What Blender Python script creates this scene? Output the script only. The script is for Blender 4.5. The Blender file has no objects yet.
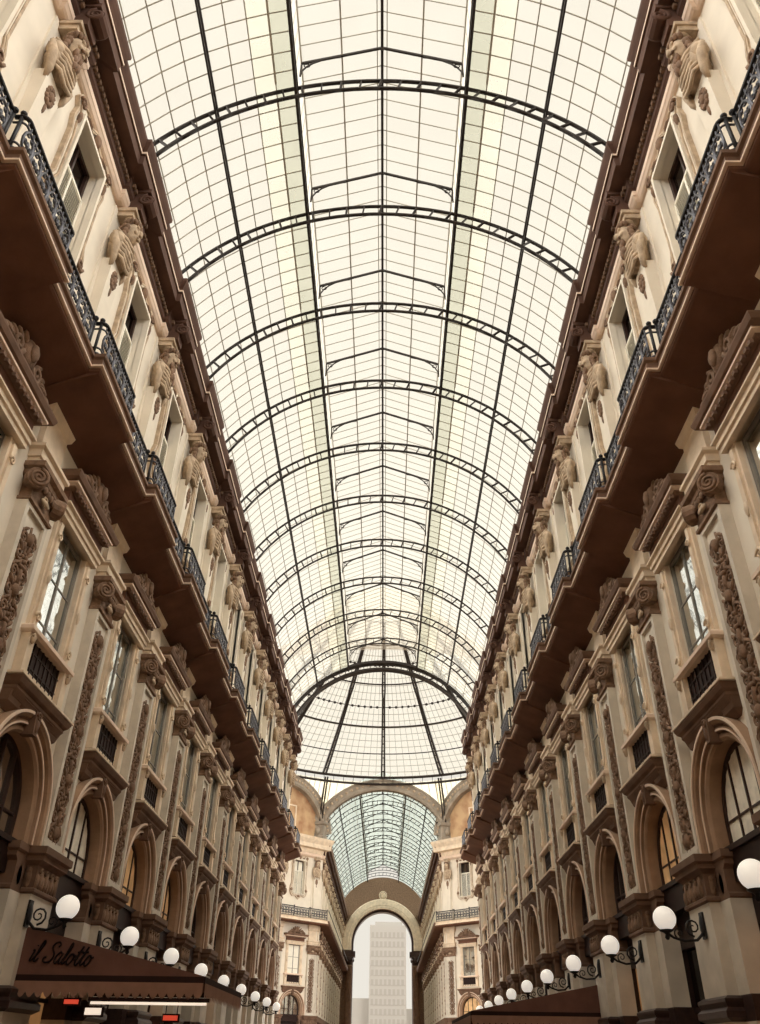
import bpy, math, random
from mathutils import Vector, Matrix
PI = math.pi
rnd = random.Random(7)
S = bpy.context.scene
COL = S.collection

# ------------------------------------------------------------------ materials
def s2l(c):
    return tuple(((v/255)/12.92 if v/255 <= .04045 else ((v/255+.055)/1.055)**2.4) for v in c)

def mat(name, rgb, rough=.75, var=.18, scale=3.0, bump=.0, metal=0.0, emit=None, estr=0.0, grime=0.0):
    m = bpy.data.materials.new(name); m.use_nodes = True
    nt = m.node_tree; b = nt.nodes['Principled BSDF']
    c = s2l(rgb)
    b.inputs['Roughness'].default_value = rough
    b.inputs['Metallic'].default_value = metal
    b.inputs['Specular IOR Level'].default_value = .25
    tc = nt.nodes.new('ShaderNodeTexCoord')
    n1 = nt.nodes.new('ShaderNodeTexNoise'); n1.inputs['Scale'].default_value = scale; n1.inputs['Detail'].default_value = 6
    nt.links.new(tc.outputs['Object'], n1.inputs['Vector'])
    cr = nt.nodes.new('ShaderNodeValToRGB')
    cr.color_ramp.elements[0].position = .3; cr.color_ramp.elements[1].position = .72
    cr.color_ramp.elements[0].color = tuple(v*(1-var) for v in c)+(1,)
    cr.color_ramp.elements[1].color = tuple(min(1, v*(1+var)) for v in c)+(1,)
    nt.links.new(n1.outputs['Fac'], cr.inputs['Fac'])
    nt.links.new(cr.outputs['Color'], b.inputs['Base Color'])
    if bump:
        bp = nt.nodes.new('ShaderNodeBump'); bp.inputs['Strength'].default_value = bump; bp.inputs['Distance'].default_value = .03
        n2 = nt.nodes.new('ShaderNodeTexNoise'); n2.inputs['Scale'].default_value = scale*6; n2.inputs['Detail'].default_value = 4
        nt.links.new(tc.outputs['Object'], n2.inputs['Vector'])
        nt.links.new(n2.outputs['Fac'], bp.inputs['Height']); nt.links.new(bp.outputs['Normal'], b.inputs['Normal'])
    if emit:
        b.inputs['Emission Color'].default_value = s2l(emit)+(1,); b.inputs['Emission Strength'].default_value = estr
    return m

def glass_mat(name, tint, dirt, dcol, edge=.5):
    """roof glass: mostly clear, a little dusty, turning more diffuse at grazing angles"""
    m = bpy.data.materials.new(name); m.use_nodes = True
    nt = m.node_tree; nt.nodes.clear()
    out = nt.nodes.new('ShaderNodeOutputMaterial')
    tr = nt.nodes.new('ShaderNodeBsdfTransparent'); tr.inputs['Color'].default_value = s2l(tint)+(1,)
    tl = nt.nodes.new('ShaderNodeBsdfTranslucent'); tl.inputs['Color'].default_value = s2l(dcol)+(1,)
    mx = nt.nodes.new('ShaderNodeMixShader')
    lw = nt.nodes.new('ShaderNodeLayerWeight'); lw.inputs['Blend'].default_value = .35
    tc = nt.nodes.new('ShaderNodeTexCoord')
    nz = nt.nodes.new('ShaderNodeTexNoise'); nz.inputs['Scale'].default_value = .6; nz.inputs['Detail'].default_value = 5
    nt.links.new(tc.outputs['Object'], nz.inputs['Vector'])
    ma = nt.nodes.new('ShaderNodeMath'); ma.operation = 'MULTIPLY'; ma.inputs[1].default_value = edge
    pw = nt.nodes.new('ShaderNodeMath'); pw.operation = 'POWER'; pw.inputs[1].default_value = 2.5
    nt.links.new(lw.outputs['Facing'], pw.inputs[0]); nt.links.new(pw.outputs[0], ma.inputs[0])
    mb = nt.nodes.new('ShaderNodeMath'); mb.operation = 'MULTIPLY_ADD'; mb.inputs[1].default_value = dirt*.8; mb.inputs[2].default_value = dirt*.6
    nt.links.new(nz.outputs['Fac'], mb.inputs[0])
    ad = nt.nodes.new('ShaderNodeMath'); ad.operation = 'ADD'; ad.use_clamp = True
    nt.links.new(ma.outputs[0], ad.inputs[0]); nt.links.new(mb.outputs[0], ad.inputs[1])
    nt.links.new(ad.outputs[0], mx.inputs[0]); nt.links.new(tr.outputs[0], mx.inputs[1]); nt.links.new(tl.outputs[0], mx.inputs[2])
    nt.links.new(mx.outputs[0], out.inputs['Surface'])
    return m

def pane_mat(name, rgb, gloss=.4, rough=.04):
    """window pane seen from outside: dark room behind, reflections on the glass"""
    m = bpy.data.materials.new(name); m.use_nodes = True
    nt = m.node_tree; nt.nodes.clear()
    out = nt.nodes.new('ShaderNodeOutputMaterial')
    d = nt.nodes.new('ShaderNodeBsdfDiffuse'); d.inputs['Color'].default_value = s2l(rgb)+(1,)
    g = nt.nodes.new('ShaderNodeBsdfGlossy'); g.inputs['Roughness'].default_value = rough; g.inputs['Color'].default_value = (.9, .95, .95, 1)
    tc = nt.nodes.new('ShaderNodeTexCoord'); nz = nt.nodes.new('ShaderNodeTexNoise'); nz.inputs['Scale'].default_value = 2.2
    bp = nt.nodes.new('ShaderNodeBump'); bp.inputs['Strength'].default_value = .12; bp.inputs['Distance'].default_value = .02
    nt.links.new(tc.outputs['Object'], nz.inputs['Vector']); nt.links.new(nz.outputs['Fac'], bp.inputs['Height'])
    nt.links.new(bp.outputs['Normal'], g.inputs['Normal'])
    mx = nt.nodes.new('ShaderNodeMixShader'); mx.inputs[0].default_value = gloss
    nt.links.new(d.outputs[0], mx.inputs[1]); nt.links.new(g.outputs[0], mx.inputs[2]); nt.links.new(mx.outputs[0], out.inputs['Surface'])
    return m

def two_tone(name, a, b, scale, kind='voronoi'):
    m = mat(name, a, .8, .1)
    nt = m.node_tree; bs = nt.nodes['Principled BSDF']
    tc = nt.nodes.new('ShaderNodeTexCoord')
    v = nt.nodes.new('ShaderNodeTexVoronoi' if kind == 'voronoi' else 'ShaderNodeTexNoise'); v.inputs['Scale'].default_value = scale
    nt.links.new(tc.outputs['Object'], v.inputs['Vector'])
    r = nt.nodes.new('ShaderNodeValToRGB'); r.color_ramp.elements[0].color = s2l(a)+(1,); r.color_ramp.elements[1].color = s2l(b)+(1,)
    r.color_ramp.elements[0].position = .25; r.color_ramp.elements[1].position = .6
    nt.links.new(v.outputs[0], r.inputs['Fac']); nt.links.new(r.outputs['Color'], bs.inputs['Base Color'])
    return m

M = dict(
    cream=mat('cream_plaster', (222, 213, 197), .85, .07, 1.2, .06),
    tan=mat('tan_stone', (220, 202, 178), .8, .16, 2.5, .12),
    grey=mat('grey_beige_stone', (206, 198, 184), .75, .13, 2.0, .12),
    relief=mat('carved_stone', (182, 162, 138), .85, .30, 5.0, .25),
    brown=mat('brown_stone', (114, 89, 73), .8, .22, 2.2, .15),
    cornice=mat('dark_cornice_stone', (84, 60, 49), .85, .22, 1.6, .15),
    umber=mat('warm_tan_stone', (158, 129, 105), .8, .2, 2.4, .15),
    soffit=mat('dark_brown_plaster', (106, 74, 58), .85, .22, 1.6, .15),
    pink=mat('pale_pink_moulding', (222, 200, 180), .75, .10, 2.0),
    rust=mat('carved_brown_stone', (128, 103, 84), .85, .35, 6.0, .3),
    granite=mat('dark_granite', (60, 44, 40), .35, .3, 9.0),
    iron=mat('black_iron', (34, 32, 34), .45, .2, 8.0),
    roofiron=mat('roof_iron', (44, 38, 34), .6, .2, 3.0),
    bar=mat('grey_glazing_bar', (160, 154, 140), .6, .1, 3.0),
    lead=mat('grey_lead_band', (150, 140, 126), .7, .25, 1.2, .2),
    railing=mat('wrought_iron_grey', (74, 74, 80), .35, .35, 9.0, 0, .5),
    wood=mat('dark_window_wood', (58, 40, 34), .5, .2, 4.0),
    woodgrey=mat('grey_window_wood', (126, 122, 114), .55, .12, 4.0),
    pane=pane_mat('window_pane', (60, 60, 58), .7),
    panedark=pane_mat('dim_window_pane', (24, 16, 13), .10, .1),
    grille=mat('dark_grille', (40, 24, 20), .6, .2, 6.0),
    curtain=mat('pale_curtain', (232, 226, 210), .9, .16, 5.0),
    warmglow=mat('lit_curtain', (206, 172, 128), .9, .25, 3.0, emit=(226, 168, 110), estr=.14),
    blind=mat('white_blind', (232, 228, 214), .9, .05, 3.0),
    globe=mat('opal_globe', (250, 246, 236), .25, .02, 2.0, emit=(255, 248, 236), estr=.5),
    awning=mat('brown_awning_cloth', (112, 80, 70), .9, .14, 3.0, .1),
    awningtrim=mat('dark_awning_trim', (44, 24, 20), .8, .1, 3.0),
    valance=mat('tan_valance_cloth', (150, 116, 100), .9, .12, 4.0),
    letter=mat('dark_lettering', (26, 14, 12), .8, .05, 4.0),
    floor=two_tone('marble_mosaic', (168, 144, 120), (122, 98, 82), .8),
    shopdark=mat('shop_dark_wood', (40, 24, 20), .5, .2, 4.0),
    shopwarm=mat('lit_shop_interior', (150, 104, 70), .8, .3, 2.0, emit=(236, 170, 106), estr=.22),
    redlamp=mat('red_lit_sign', (220, 90, 70), .5, .05, 3.0, emit=(255, 90, 64), estr=.55),
    whitelamp=mat('white_lit_sign', (250, 235, 215), .5, .03, 3.0, emit=(255, 236, 214), estr=.85),
    mural=two_tone('ochre_mural', (150, 108, 80), (192, 162, 126), .9, 'noise'),
    pattern=glass_mat('patterned_glass', (246, 240, 222), .6, (244, 238, 220), .3),
    tower=mat('haze_toned_tower_facade', (166, 163, 156), .8, .02, .1),  # distance haze put into the pale facade colour
    towerwin=mat('haze_toned_tower_window', (154, 151, 144), .5, .02, .3),  # windows kept near the facade tone, haze in the colour
    glass=glass_mat('roof_glass', (253, 250, 244), .14, (226, 224, 214), .85),
    glassdim=glass_mat('shade_tinted_roof_glass_dim', (214, 213, 197), .30, (196, 196, 180), .8),  # shadow of lantern and walkway above put into the glass tint
    glassmid=glass_mat('shade_tinted_roof_glass_pale', (243, 240, 226), .28, (222, 220, 204), .8),  # lighter step of the same painted shadow
)
M['glassblue'] = glass_mat('far_glass_grazing_tint', (224, 231, 224), .28, (192, 204, 198), .6)  # bluish look of the grazing view put into the tint

# ------------------------------------------------------------------ mesh builder
class MB:
    def __init__(s): s.v = []; s.f = []; s.sm = []
    def add(s, vs, fs, smooth=False):
        o = len(s.v); s.v += [tuple(p) for p in vs]
        for f in fs: s.f.append([i+o for i in f]); s.sm.append(smooth)
        return s
    def box(s, x0, x1, y0, y1, z0, z1):
        vs = [(x, y, z) for z in (z0, z1) for y in (y0, y1) for x in (x0, x1)]
        return s.add(vs, [(0, 2, 3, 1), (4, 5, 7, 6), (0, 1, 5, 4), (2, 6, 7, 3), (0, 4, 6, 2), (1, 3, 7, 5)])
    def obox(s, c, ax, ay, az):
        c = Vector(c); vs = []
        for k in (-1, 1):
            for j in (-1, 1):
                for i in (-1, 1): vs.append(c+Vector(ax)*i+Vector(ay)*j+Vector(az)*k)
        return s.add(vs, [(0, 2, 3, 1), (4, 5, 7, 6), (0, 1, 5, 4), (2, 6, 7, 3), (0, 4, 6, 2), (1, 3, 7, 5)])
    def bar(s, a, b, w, h=None, up=(0, 0, 1)):
        a = Vector(a); b = Vector(b); d = (b-a); L = d.length
        if L < 1e-6: return s
        d /= L; up = Vector(up)
        if abs(d.dot(up)) > .95: up = Vector((1, 0, 0))
        x = d.cross(up).normalized(); z = x.cross(d)
        return s.obox((a+b)/2, d*L/2, x*w/2, z*(h or w)/2)
    def tube(s, path, r, n=6, closed=False):
        P = [Vector(p) for p in path]; N = len(P)
        rr = r if isinstance(r, (list, tuple)) else [r]*N
        vs = []; fs = []
        ref = None
        for i, p in enumerate(P):
            t = (P[(i+1) % N]-P[i-1]) if (closed or 0 < i < N-1) else (P[1]-P[0] if i == 0 else P[-1]-P[-2])
            t.normalize()
            if ref is None:
                ref = Vector((0, 0, 1)) if abs(t.z) < .9 else Vector((1, 0, 0))
            a = t.cross(ref)
            if a.length < 1e-4: a = t.cross(Vector((.3, .5, .8)))
            a.normalize(); b = t.cross(a); ref = a.cross(t)
            for k in range(n):
                an = 2*PI*k/n; vs.append(p+(a*math.cos(an)+b*math.sin(an))*rr[i])
        M_ = N if closed else N-1
        for i in range(M_):
            for k in range(n):
                j = (i+1) % N
                fs.append((i*n+k, i*n+(k+1) % n, j*n+(k+1) % n, j*n+k))
        if not closed:
            fs.append(tuple(range(n-1, -1, -1))); fs.append(tuple((N-1)*n+k for k in range(n)))
        return s.add(vs, fs, True)
    def ell(s, c, r, n=8, m=5, R=None, fn=None):
        c = Vector(c); vs = []; fs = []
        for j in range(m+1):
            th = PI*j/m
            for i in range(n):
                ph = 2*PI*i/n
                d = Vector((math.sin(th)*math.cos(ph), math.sin(th)*math.sin(ph), math.cos(th)))
                k = fn(d) if fn else 1
                p = Vector((d.x*r[0]*k, d.y*r[1]*k, d.z*r[2]*k))
                if R: p = R @ p
                vs.append(c+p)
        for j in range(m):
            for i in range(n):
                fs.append((j*n+i, (j+1)*n+i, (j+1)*n+(i+1) % n, j*n+(i+1) % n))
        return s.add(vs, fs, True)
    def lathe(s, c, prof, n=16, axis='z'):
        c = Vector(c); vs = []; fs = []
        for (r, h) in prof:
            for i in range(n):
                a = 2*PI*i/n
                q = (r*math.cos(a), r*math.sin(a), h)
                if axis == 'y': q = (q[0], h, q[1])
                vs.append(c+Vector(q))
        for j in range(len(prof)-1):
            for i in range(n):
                fs.append((j*n+i, j*n+(i+1) % n, (j+1)*n+(i+1) % n, (j+1)*n+i))
        fs.append(tuple(range(n-1, -1, -1))); fs.append(tuple((len(prof)-1)*n+i for i in range(n)))
        return s.add(vs, fs, True)
    def stack(s, hx, layers, yb=0.0, cx=0.0):
        """moulded block returning round its ends: layers of (projection y, z)"""
        vs = []; fs = []; y00 = layers[0][0]
        mn = min(p for p, z in layers)
        for (p, z) in layers:
            h = hx+(p-mn)
            vs += [(cx-h, yb, z), (cx-h, p, z), (cx+h, p, z), (cx+h, yb, z)]
        for i in range(len(layers)-1):
            o = i*4
            for a, b in ((0, 1), (1, 2), (2, 3), (3, 0)):
                fs.append((o+a, o+b, o+4+b, o+4+a))
        fs.append((3, 2, 1, 0)); o = (len(layers)-1)*4; fs.append((o, o+1, o+2, o+3))
        return s.add(vs, fs)
    def prism(s, poly, y0, y1):
        """polygon in x,z given front-facing, from y0 back to y1 front"""
        n = len(poly); vs = [(x, y0, z) for x, z in poly]+[(x, y1, z) for x, z in poly]
        fs = [tuple(range(n)), tuple(range(2*n-1, n-1, -1))]
        for i in range(n): fs.append((i, (i+1) % n, n+(i+1) % n, n+i))
        return s.add(vs, fs)
    def ring(s, outer, inner, y0, y1):
        """frame between two closed outlines with the same point count"""
        n = len(outer); vs = []
        for L, y in ((outer, y0), (outer, y1), (inner, y1), (inner, y0)): vs += [(x, y, z) for x, z in L]
        fs = []
        for i in range(n):
            j = (i+1) % n
            for a, b in ((0, 1), (1, 2), (2, 3), (3, 0)): fs.append((a*n+i, a*n+j, b*n+j, b*n+i))
        return s.add(vs, fs)
    def arch(s, prof, zc, zb, n=20, closed=True, a0=0.0, a1=PI):
        """profile of (r, y) swept up a leg from zb, round the arch about zc and down"""
        fr = []
        if zb < zc: fr.append((1, 0, zb))
        for i in range(n+1):
            a = a0+(a1-a0)*i/n; fr.append((math.cos(a), math.sin(a), zc))
        if zb < zc: fr.append((-1, 0, zb))
        k = len(prof); vs = []; fs = []
        for (ex, ez, z) in fr:
            for (r, y) in prof: vs.append((ex*r, y, z+ez*r))
        for i in range(len(fr)-1):
            for j in range(k if closed else k-1):
                j2 = (j+1) % k; fs.append((i*k+j, i*k+j2, (i+1)*k+j2, (i+1)*k+j))
        if closed:
            fs.append(tuple(range(k-1, -1, -1))); fs.append(tuple((len(fr)-1)*k+j for j in range(k)))
        return s.add(vs, fs)
    def spiral(s, c, r0, turns, tr, u=(1, 0, 0), w=(0, 0, 1), sgn=1, a0=0., n=6, seg=12, rend=.15):
        c = Vector(c); u = Vector(u); w = Vector(w); N = int(turns*seg); P = []; R = []
        for i in range(N+1):
            f = i/N; r = r0*(1-f*(1-rend)); a = a0+sgn*2*PI*turns*f
            P.append(c+u*math.cos(a)*r+w*math.sin(a)*r); R.append(tr*(1-.45*f))
        return s.tube(P, R, n)
    def merge(s, o, T):
        return s.add([T @ Vector(p) for p in o.v], o.f) if not any(o.sm) else s._m(o, T)
    def _m(s, o, T):
        off = len(s.v); s.v += [tuple(T @ Vector(p)) for p in o.v]
        for f, k in zip(o.f, o.sm): s.f.append([i+off for i in f]); s.sm.append(k)
        return s
    def scale(s, kx, ky):
        s.v = [(x*kx, y*ky, z) for x, y, z in s.v]; return s
    def inset(s, d):
        s.v = [(x, y-d if y > d+.04 else min(y, .04), z) for x, y, z in s.v]; return s
    def build(s, name, material, parent=None):
        me = bpy.data.meshes.new(name); me.from_pydata(s.v, [], s.f)
        me.polygons.foreach_set('use_smooth', s.sm); me.materials.append(material); me.update()
        import bmesh
        bm = bmesh.new(); bm.from_mesh(me); bmesh.ops.recalc_face_normals(bm, faces=bm.faces); bm.to_mesh(me); bm.free()
        o = bpy.data.objects.new(name, me); COL.objects.link(o)
        if parent: o.parent = parent
        return o

def thing(name, label=None, cat=None, group=None):
    o = bpy.data.objects.new(name, None); COL.objects.link(o); o.empty_display_size = .2
    if label: tag(o, label, cat, group)
    return o
def tag(o, label, cat, group=None):
    o['label'] = label; o['category'] = cat
    if group: o['group'] = group
    return o
def struct(o): o['kind'] = 'structure'; return o
def copy_tree(o, parent=None):
    c = o.copy(); COL.objects.link(c)
    if parent: c.parent = parent
    for ch in list(o.children): copy_tree(ch, c)
    return c

# ------------------------------------------------------------------ camera (solved from the photograph)
CX, EYE, PITCH, YAW, ROLL, FPX = .3068, 1.6, .5975, -.0118, .0146, 801.86
fw = Vector((math.sin(YAW)*math.cos(PITCH), math.cos(YAW)*math.cos(PITCH), math.sin(PITCH)))
rt = Vector((math.cos(YAW), -math.sin(YAW), 0)); up = rt.cross(fw)
r2 = rt*math.cos(ROLL)+up*math.sin(ROLL); u2 = up*math.cos(ROLL)-rt*math.sin(ROLL)
cam = bpy.data.cameras.new('camera'); co = bpy.data.objects.new('camera', cam); COL.objects.link(co)
co.matrix_world = Matrix(((r2.x, u2.x, -fw.x, CX), (r2.y, u2.y, -fw.y, 0), (r2.z, u2.z, -fw.z, EYE), (0, 0, 0, 1)))
cam.sensor_fit = 'AUTO'; cam.sensor_width = 36; cam.lens = FPX/1024*36; cam.clip_end = 2000; cam.clip_start = .05
S.camera = co
def px(p):
    d = Vector(p)-Vector((CX, 0, EYE)); z = d.dot(fw)
    if z < .3: return None
    return 380+FPX*d.dot(r2)/z, 512-FPX*d.dot(u2)/z
def near_view(pts, m=50):
    q = [px(p) for p in pts]; q = [a for a in q if a]
    if not q: return False
    return not (max(a[0] for a in q) < -m or min(a[0] for a in q) > 760+m or max(a[1] for a in q) < -m or min(a[1] for a in q) > 1024+m)

# ------------------------------------------------------------------ layout
W = 6.72                      # wall plane from the centre line
P0, BAY = 12.9, 4.5          # a pilaster axis; bay length
RIB0 = 13.23
END = 58.2                   # end of this arm
OC = 76.2                    # centre of the octagon
FAR0, FAR1 = 94.2, 148.2
PIL = [P0+BAY*k for k in range(-2, 11)]      # pilaster axes 3.9 ... 57.9
BAYS = [P0+BAY*(k+.5) for k in range(-2, 10)]
SIDE = {'left': (-W, -PI/2), 'right': (W, PI/2)}
ORD = ['nearest', 'second', 'third', 'fourth', 'fifth', 'sixth', 'seventh', 'eighth', 'ninth', 'tenth', 'eleventh', 'twelfth', 'thirteenth', 'fourteenth']

# ------------------------------------------------------------------ prototypes (local: x along wall, y out of wall, z up; bay centre or pilaster axis at x=0)
ZC, RA, RE = 5.42, 1.25, 1.64      # arch centre height, opening radius, outer radius

def wall_bay(mb, x0):
    def q(a, b, c, d): mb.add([(p[0]+x0, p[2] if len(p) > 2 else 0, p[1]) for p in (a, b, c, d)], [(0, 1, 2, 3)])
    hb = BAY/2
    q((-hb, 0), (-RA, 0), (-RA, 6.9), (-hb, 6.9)); q((RA, 0), (hb, 0), (hb, 6.9), (RA, 6.9))
    n = 20; arc = [(RA*math.cos(PI-PI*i/n), ZC+RA*math.sin(PI*i/n)) for i in range(n+1)]
    for i in range(n):
        a, b = arc[i], arc[i+1]; q(a, b, (b[0], 6.9), (a[0], 6.9)); q(a, b, (b[0], b[1], -.6), (a[0], a[1], -.6))
    for sx in (-1, 1): q((sx*RA, 0), (sx*RA, ZC), (sx*RA, ZC, -.6), (sx*RA, 0, -.6))
    def rows(z0, z1, h):
        q((-hb, z0), (-h, z0), (-h, z1), (-hb, z1)); q((h, z0), (hb, z0), (hb, z1), (h, z1))
        for sx in (-1, 1): q((sx*h, z0), (sx*h, z1), (sx*h, z1, -.5), (sx*h, z0, -.5))
        for z in (z0, z1): q((-h, z), (h, z), (h, z, -.5), (-h, z, -.5))
    q((-hb, 6.9), (hb, 6.9), (hb, 7.62), (-hb, 7.62))
    rows(7.62, 11.05, .78); q((-hb, 11.05), (hb, 11.05), (hb, 15.7), (-hb, 15.7))
    rows(15.7, 19.0, .72); q((-hb, 19.0), (hb, 19.0), (hb, 19.9), (-hb, 19.9))

def leafcluster(mb, c, r, k, seed, flat=.5):
    g = random.Random(seed); c = Vector(c)
    for i in range(k):
        a = g.uniform(0, 2*PI); d = g.uniform(.2, 1)*r
        R = Matrix.Rotation(a+PI/2, 3, 'Y') @ Matrix.Rotation(g.uniform(-.4, .4), 3, 'X')
        mb.ell(c+Vector((math.cos(a)*d, g.uniform(0, .06), math.sin(a)*d)), (r*.16, r*.16*flat+.02, r*.36), 6, 4, R)

def make_pier():
    t = thing('stone_pier')
    b = MB(); b.stack(.60, [(.40, 2.6), (.40, 4.12)]); b.box(-1.12, 1.12, -.55, .06, 2.6, 4.12); b.inset(.15).build('shaft', M['grey'], t)
    b = MB(); b.stack(.66, [(.46, 0), (.46, .3), (.42, .36), (.42, 2.2)]); b.box(-1.16, 1.16, -.55, .10, 0, 2.2)
    b.box(-.5, .5, .42, .45, .6, 2.0); b.inset(.15).build('pedestal', M['grey'], t)
    b = MB(); b.stack(.66, [(.44, 2.2), (.54, 2.26), (.54, 2.36), (.47, 2.42), (.51, 2.5), (.51, 2.55), (.42, 2.6)]); b.box(-1.18, 1.18, -.55, .16, 2.2, 2.6)
    b.inset(.15).build('dark_moulding', M['granite'], t)
    c = MB()
    c.stack(.61, [(.41, 4.12), (.46, 4.15), (.46, 4.2), (.42, 4.23), (.42, 4.62), (.46, 4.66), (.52, 4.70), (.52, 4.78), (.58, 4.82), (.58, 4.95)])
    for hx, dp in ((1.12, .07),):
        c.stack(hx-.02, [(.07, 4.12), (.11, 4.15), (.11, 4.2), (.08, 4.23), (.08, 4.62), (.12, 4.66), (.18, 4.7), (.18, 4.78), (.24, 4.82), (.24, 4.95)], -.55)
    cap = c.inset(.15).build('capital', M['brown'], t)
    d = MB()
    for i in range(4):
        x = -.42+.28*i
        d.ell((x, .43, 4.40), (.09, .06, .19), 6, 4); d.spiral((x, .45, 4.5), .09, 1.2, .03, n=4, seg=8)
        d.ell((x+.14, .43, 4.34), (.05, .05, .14), 6, 4)
    for sx in (-1, 1):
        for yy in (.12, .28):
            d.ell((sx*.62, yy, 4.4), (.05, .07, .18), 6, 4); d.ell((sx*.63, yy, 4.53), (.05, .06, .06), 6, 4)
        d.ell((sx*.86, .1, 4.4), (.1, .05, .18), 6, 4)
    d.inset(.15).build('carved_leaves', M['rust'], cap)
    return t

def make_arch():
    t = thing('arch_surround')
    b = MB()
    b.arch([(RA-.015, -.58), (RA-.015, .02), (RA+.03, .07), (RA+.10, .07), (RA+.11, .03), (RA+.14, .03), (RA+.15, .12), (RA+.22, .13), (RA+.23, .09), (RA+.26, .09), (RA+.28, .18), (RA+.35, .22), (RE, .22), (RE, -.02)], ZC, 4.95, 28)
    b.build('archivolt', M['umber'], t)
    b = MB(); b.arch([(RA+.34, .20), (RA+.34, .235), (RA+.395, .235), (RA+.395, .20)], ZC, 4.95, 28); b.arch([(RA+.15, .10), (RA+.15, .14), (RA+.185, .14), (RA+.185, .10)], ZC, 4.95, 28); b.build('highlight_bead', M['pink'], t)  # edge highlights of the archivolt painted in as pale beads
    b = MB(); b.prism([(-.09, 6.64), (.09, 6.64), (.15, 7.1), (-.15, 7.1)], 0, .26)
    b.spiral((0, .27, 7.0), .09, 1.5, .03, n=5, seg=10); b.ell((0, .26, 6.82), (.06, .05, .14), 6, 4)
    b.build('keystone', M['brown'], t)
    return t

def make_hood():
    t = thing('window_hood')
    b = MB(); b.stack(1.10, [(.10, 6.84), (.14, 6.90), (.14, 6.96), (.20, 7.0), (.28, 7.12), (.28, 7.17), (.34, 7.22), (.38, 7.30), (.38, 7.36), (.1, 7.44)])
    b.build('moulded_shelf', M['brown'], t)
    b = MB(); b.stack(1.39, [(.385, 7.335), (.40, 7.34), (.40, 7.38), (.34, 7.40)], .1); b.build('highlight_lip', M['tan'], t)  # highlight along the shelf edge painted in as a pale lip
    b = MB(); b.stack(.62, [(.10, 6.98), (.26, 7.08), (.26, 7.2), (.1, 7.24)], -.02)
    for sx in (-1, 1): b.stack(.12, [(.04, 6.78), (.16, 6.9), (.22, 7.08), (.1, 7.12)], -.02, sx*1.0)
    b.build('shelf_bracket', M['brown'], t)
    return t

def make_arched_window(kind):
    t = thing('arched_window'); y = -.28; r = RA
    b = MB(); b.arch([(r-.1, y-.05), (r-.1, y+.06), (r-.005, y+.06), (r-.005, y-.05)], ZC, 4.9, 20)
    for x in (-.56, 0, .56):
        zt = ZC+math.sqrt((r-.08)**2-x*x); b.box(x-.025, x+.025, y-.03, y+.05, 4.95, zt)
    for z in (5.45,):
        h = math.sqrt((r-.08)**2-(z-ZC)**2); b.box(-h, h, y-.02, y+.035, z-.02, z+.02)
    b.build('frame', M['wood'], t)
    b = MB(); b.box(-r+.005, r-.005, y-.08, y+.14, 4.4, 4.97); b.box(-r+.005, r-.005, y+.1, y+.2, 4.9, 5.0); b.build('transom', M['shopdark'], t)
    n = 20; arc = [((r-.05)*math.cos(PI*i/n), ZC+(r-.05)*math.sin(PI*i/n)) for i in range(n+1)]
    if kind == 'dark':
        b = MB(); b.prism([(-r+.05, 4.95), (r-.05, 4.95)]+arc, y-.03, y-.01); b.build('pane', M['pane'], t)
    else:
        b = MB(); b.prism([(-r+.05, 4.95), (r-.05, 4.95)]+arc, y-.03, y-.02); b.build('pane', M['panedark'], t)
        # drawn curtains hang close behind the glass bars
        c = MB(); P = 36; vs = []; fs = []
        for i in range(P+1):
            x = -r+.08+(2*r-.16)*i/P; zt = ZC+math.sqrt(max(.001, (r-.07)**2-x*x)); yy = y-.008+.006*math.cos(i*1.9)
            vs += [(x, yy, 4.97), (x, yy, zt)]
        for i in range(P): fs.append((2*i, 2*i+2, 2*i+3, 2*i+1))
        c.v = []; c.add([(x, yy_+.022, z) for x, yy_, z in vs], fs); c.build('curtain', M['curtain'] if kind == 'curtain' else M['warmglow'], t)
    return t

def make_shop(kind):
    t = thing('shop_front'); y = -.45; r = RA-.005
    b = MB(); b.box(-r, -r+.12, y-.05, y+.08, 0, 4.4); b.box(r-.12, r, y-.05, y+.08, 0, 4.4); b.box(-r+.12, r-.12, y-.05, y+.08, 3.7, 4.4)
    b.box(-r+.12, r-.12, y-.05, y+.06, 0, .45); b.box(-.04, .04, y-.03, y+.05, .45, 3.7); b.box(-r+.12, r-.12, y-.03, y+.05, 2.5, 2.58)
    b.build('frame', M['shopdark'], t)
    b = MB(); b.box(-r+.12, r-.12, y-.06, y-.03, .45, 3.7); b.build('pane', M['shopwarm'] if kind else M['panedark'], t)
    return t

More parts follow.
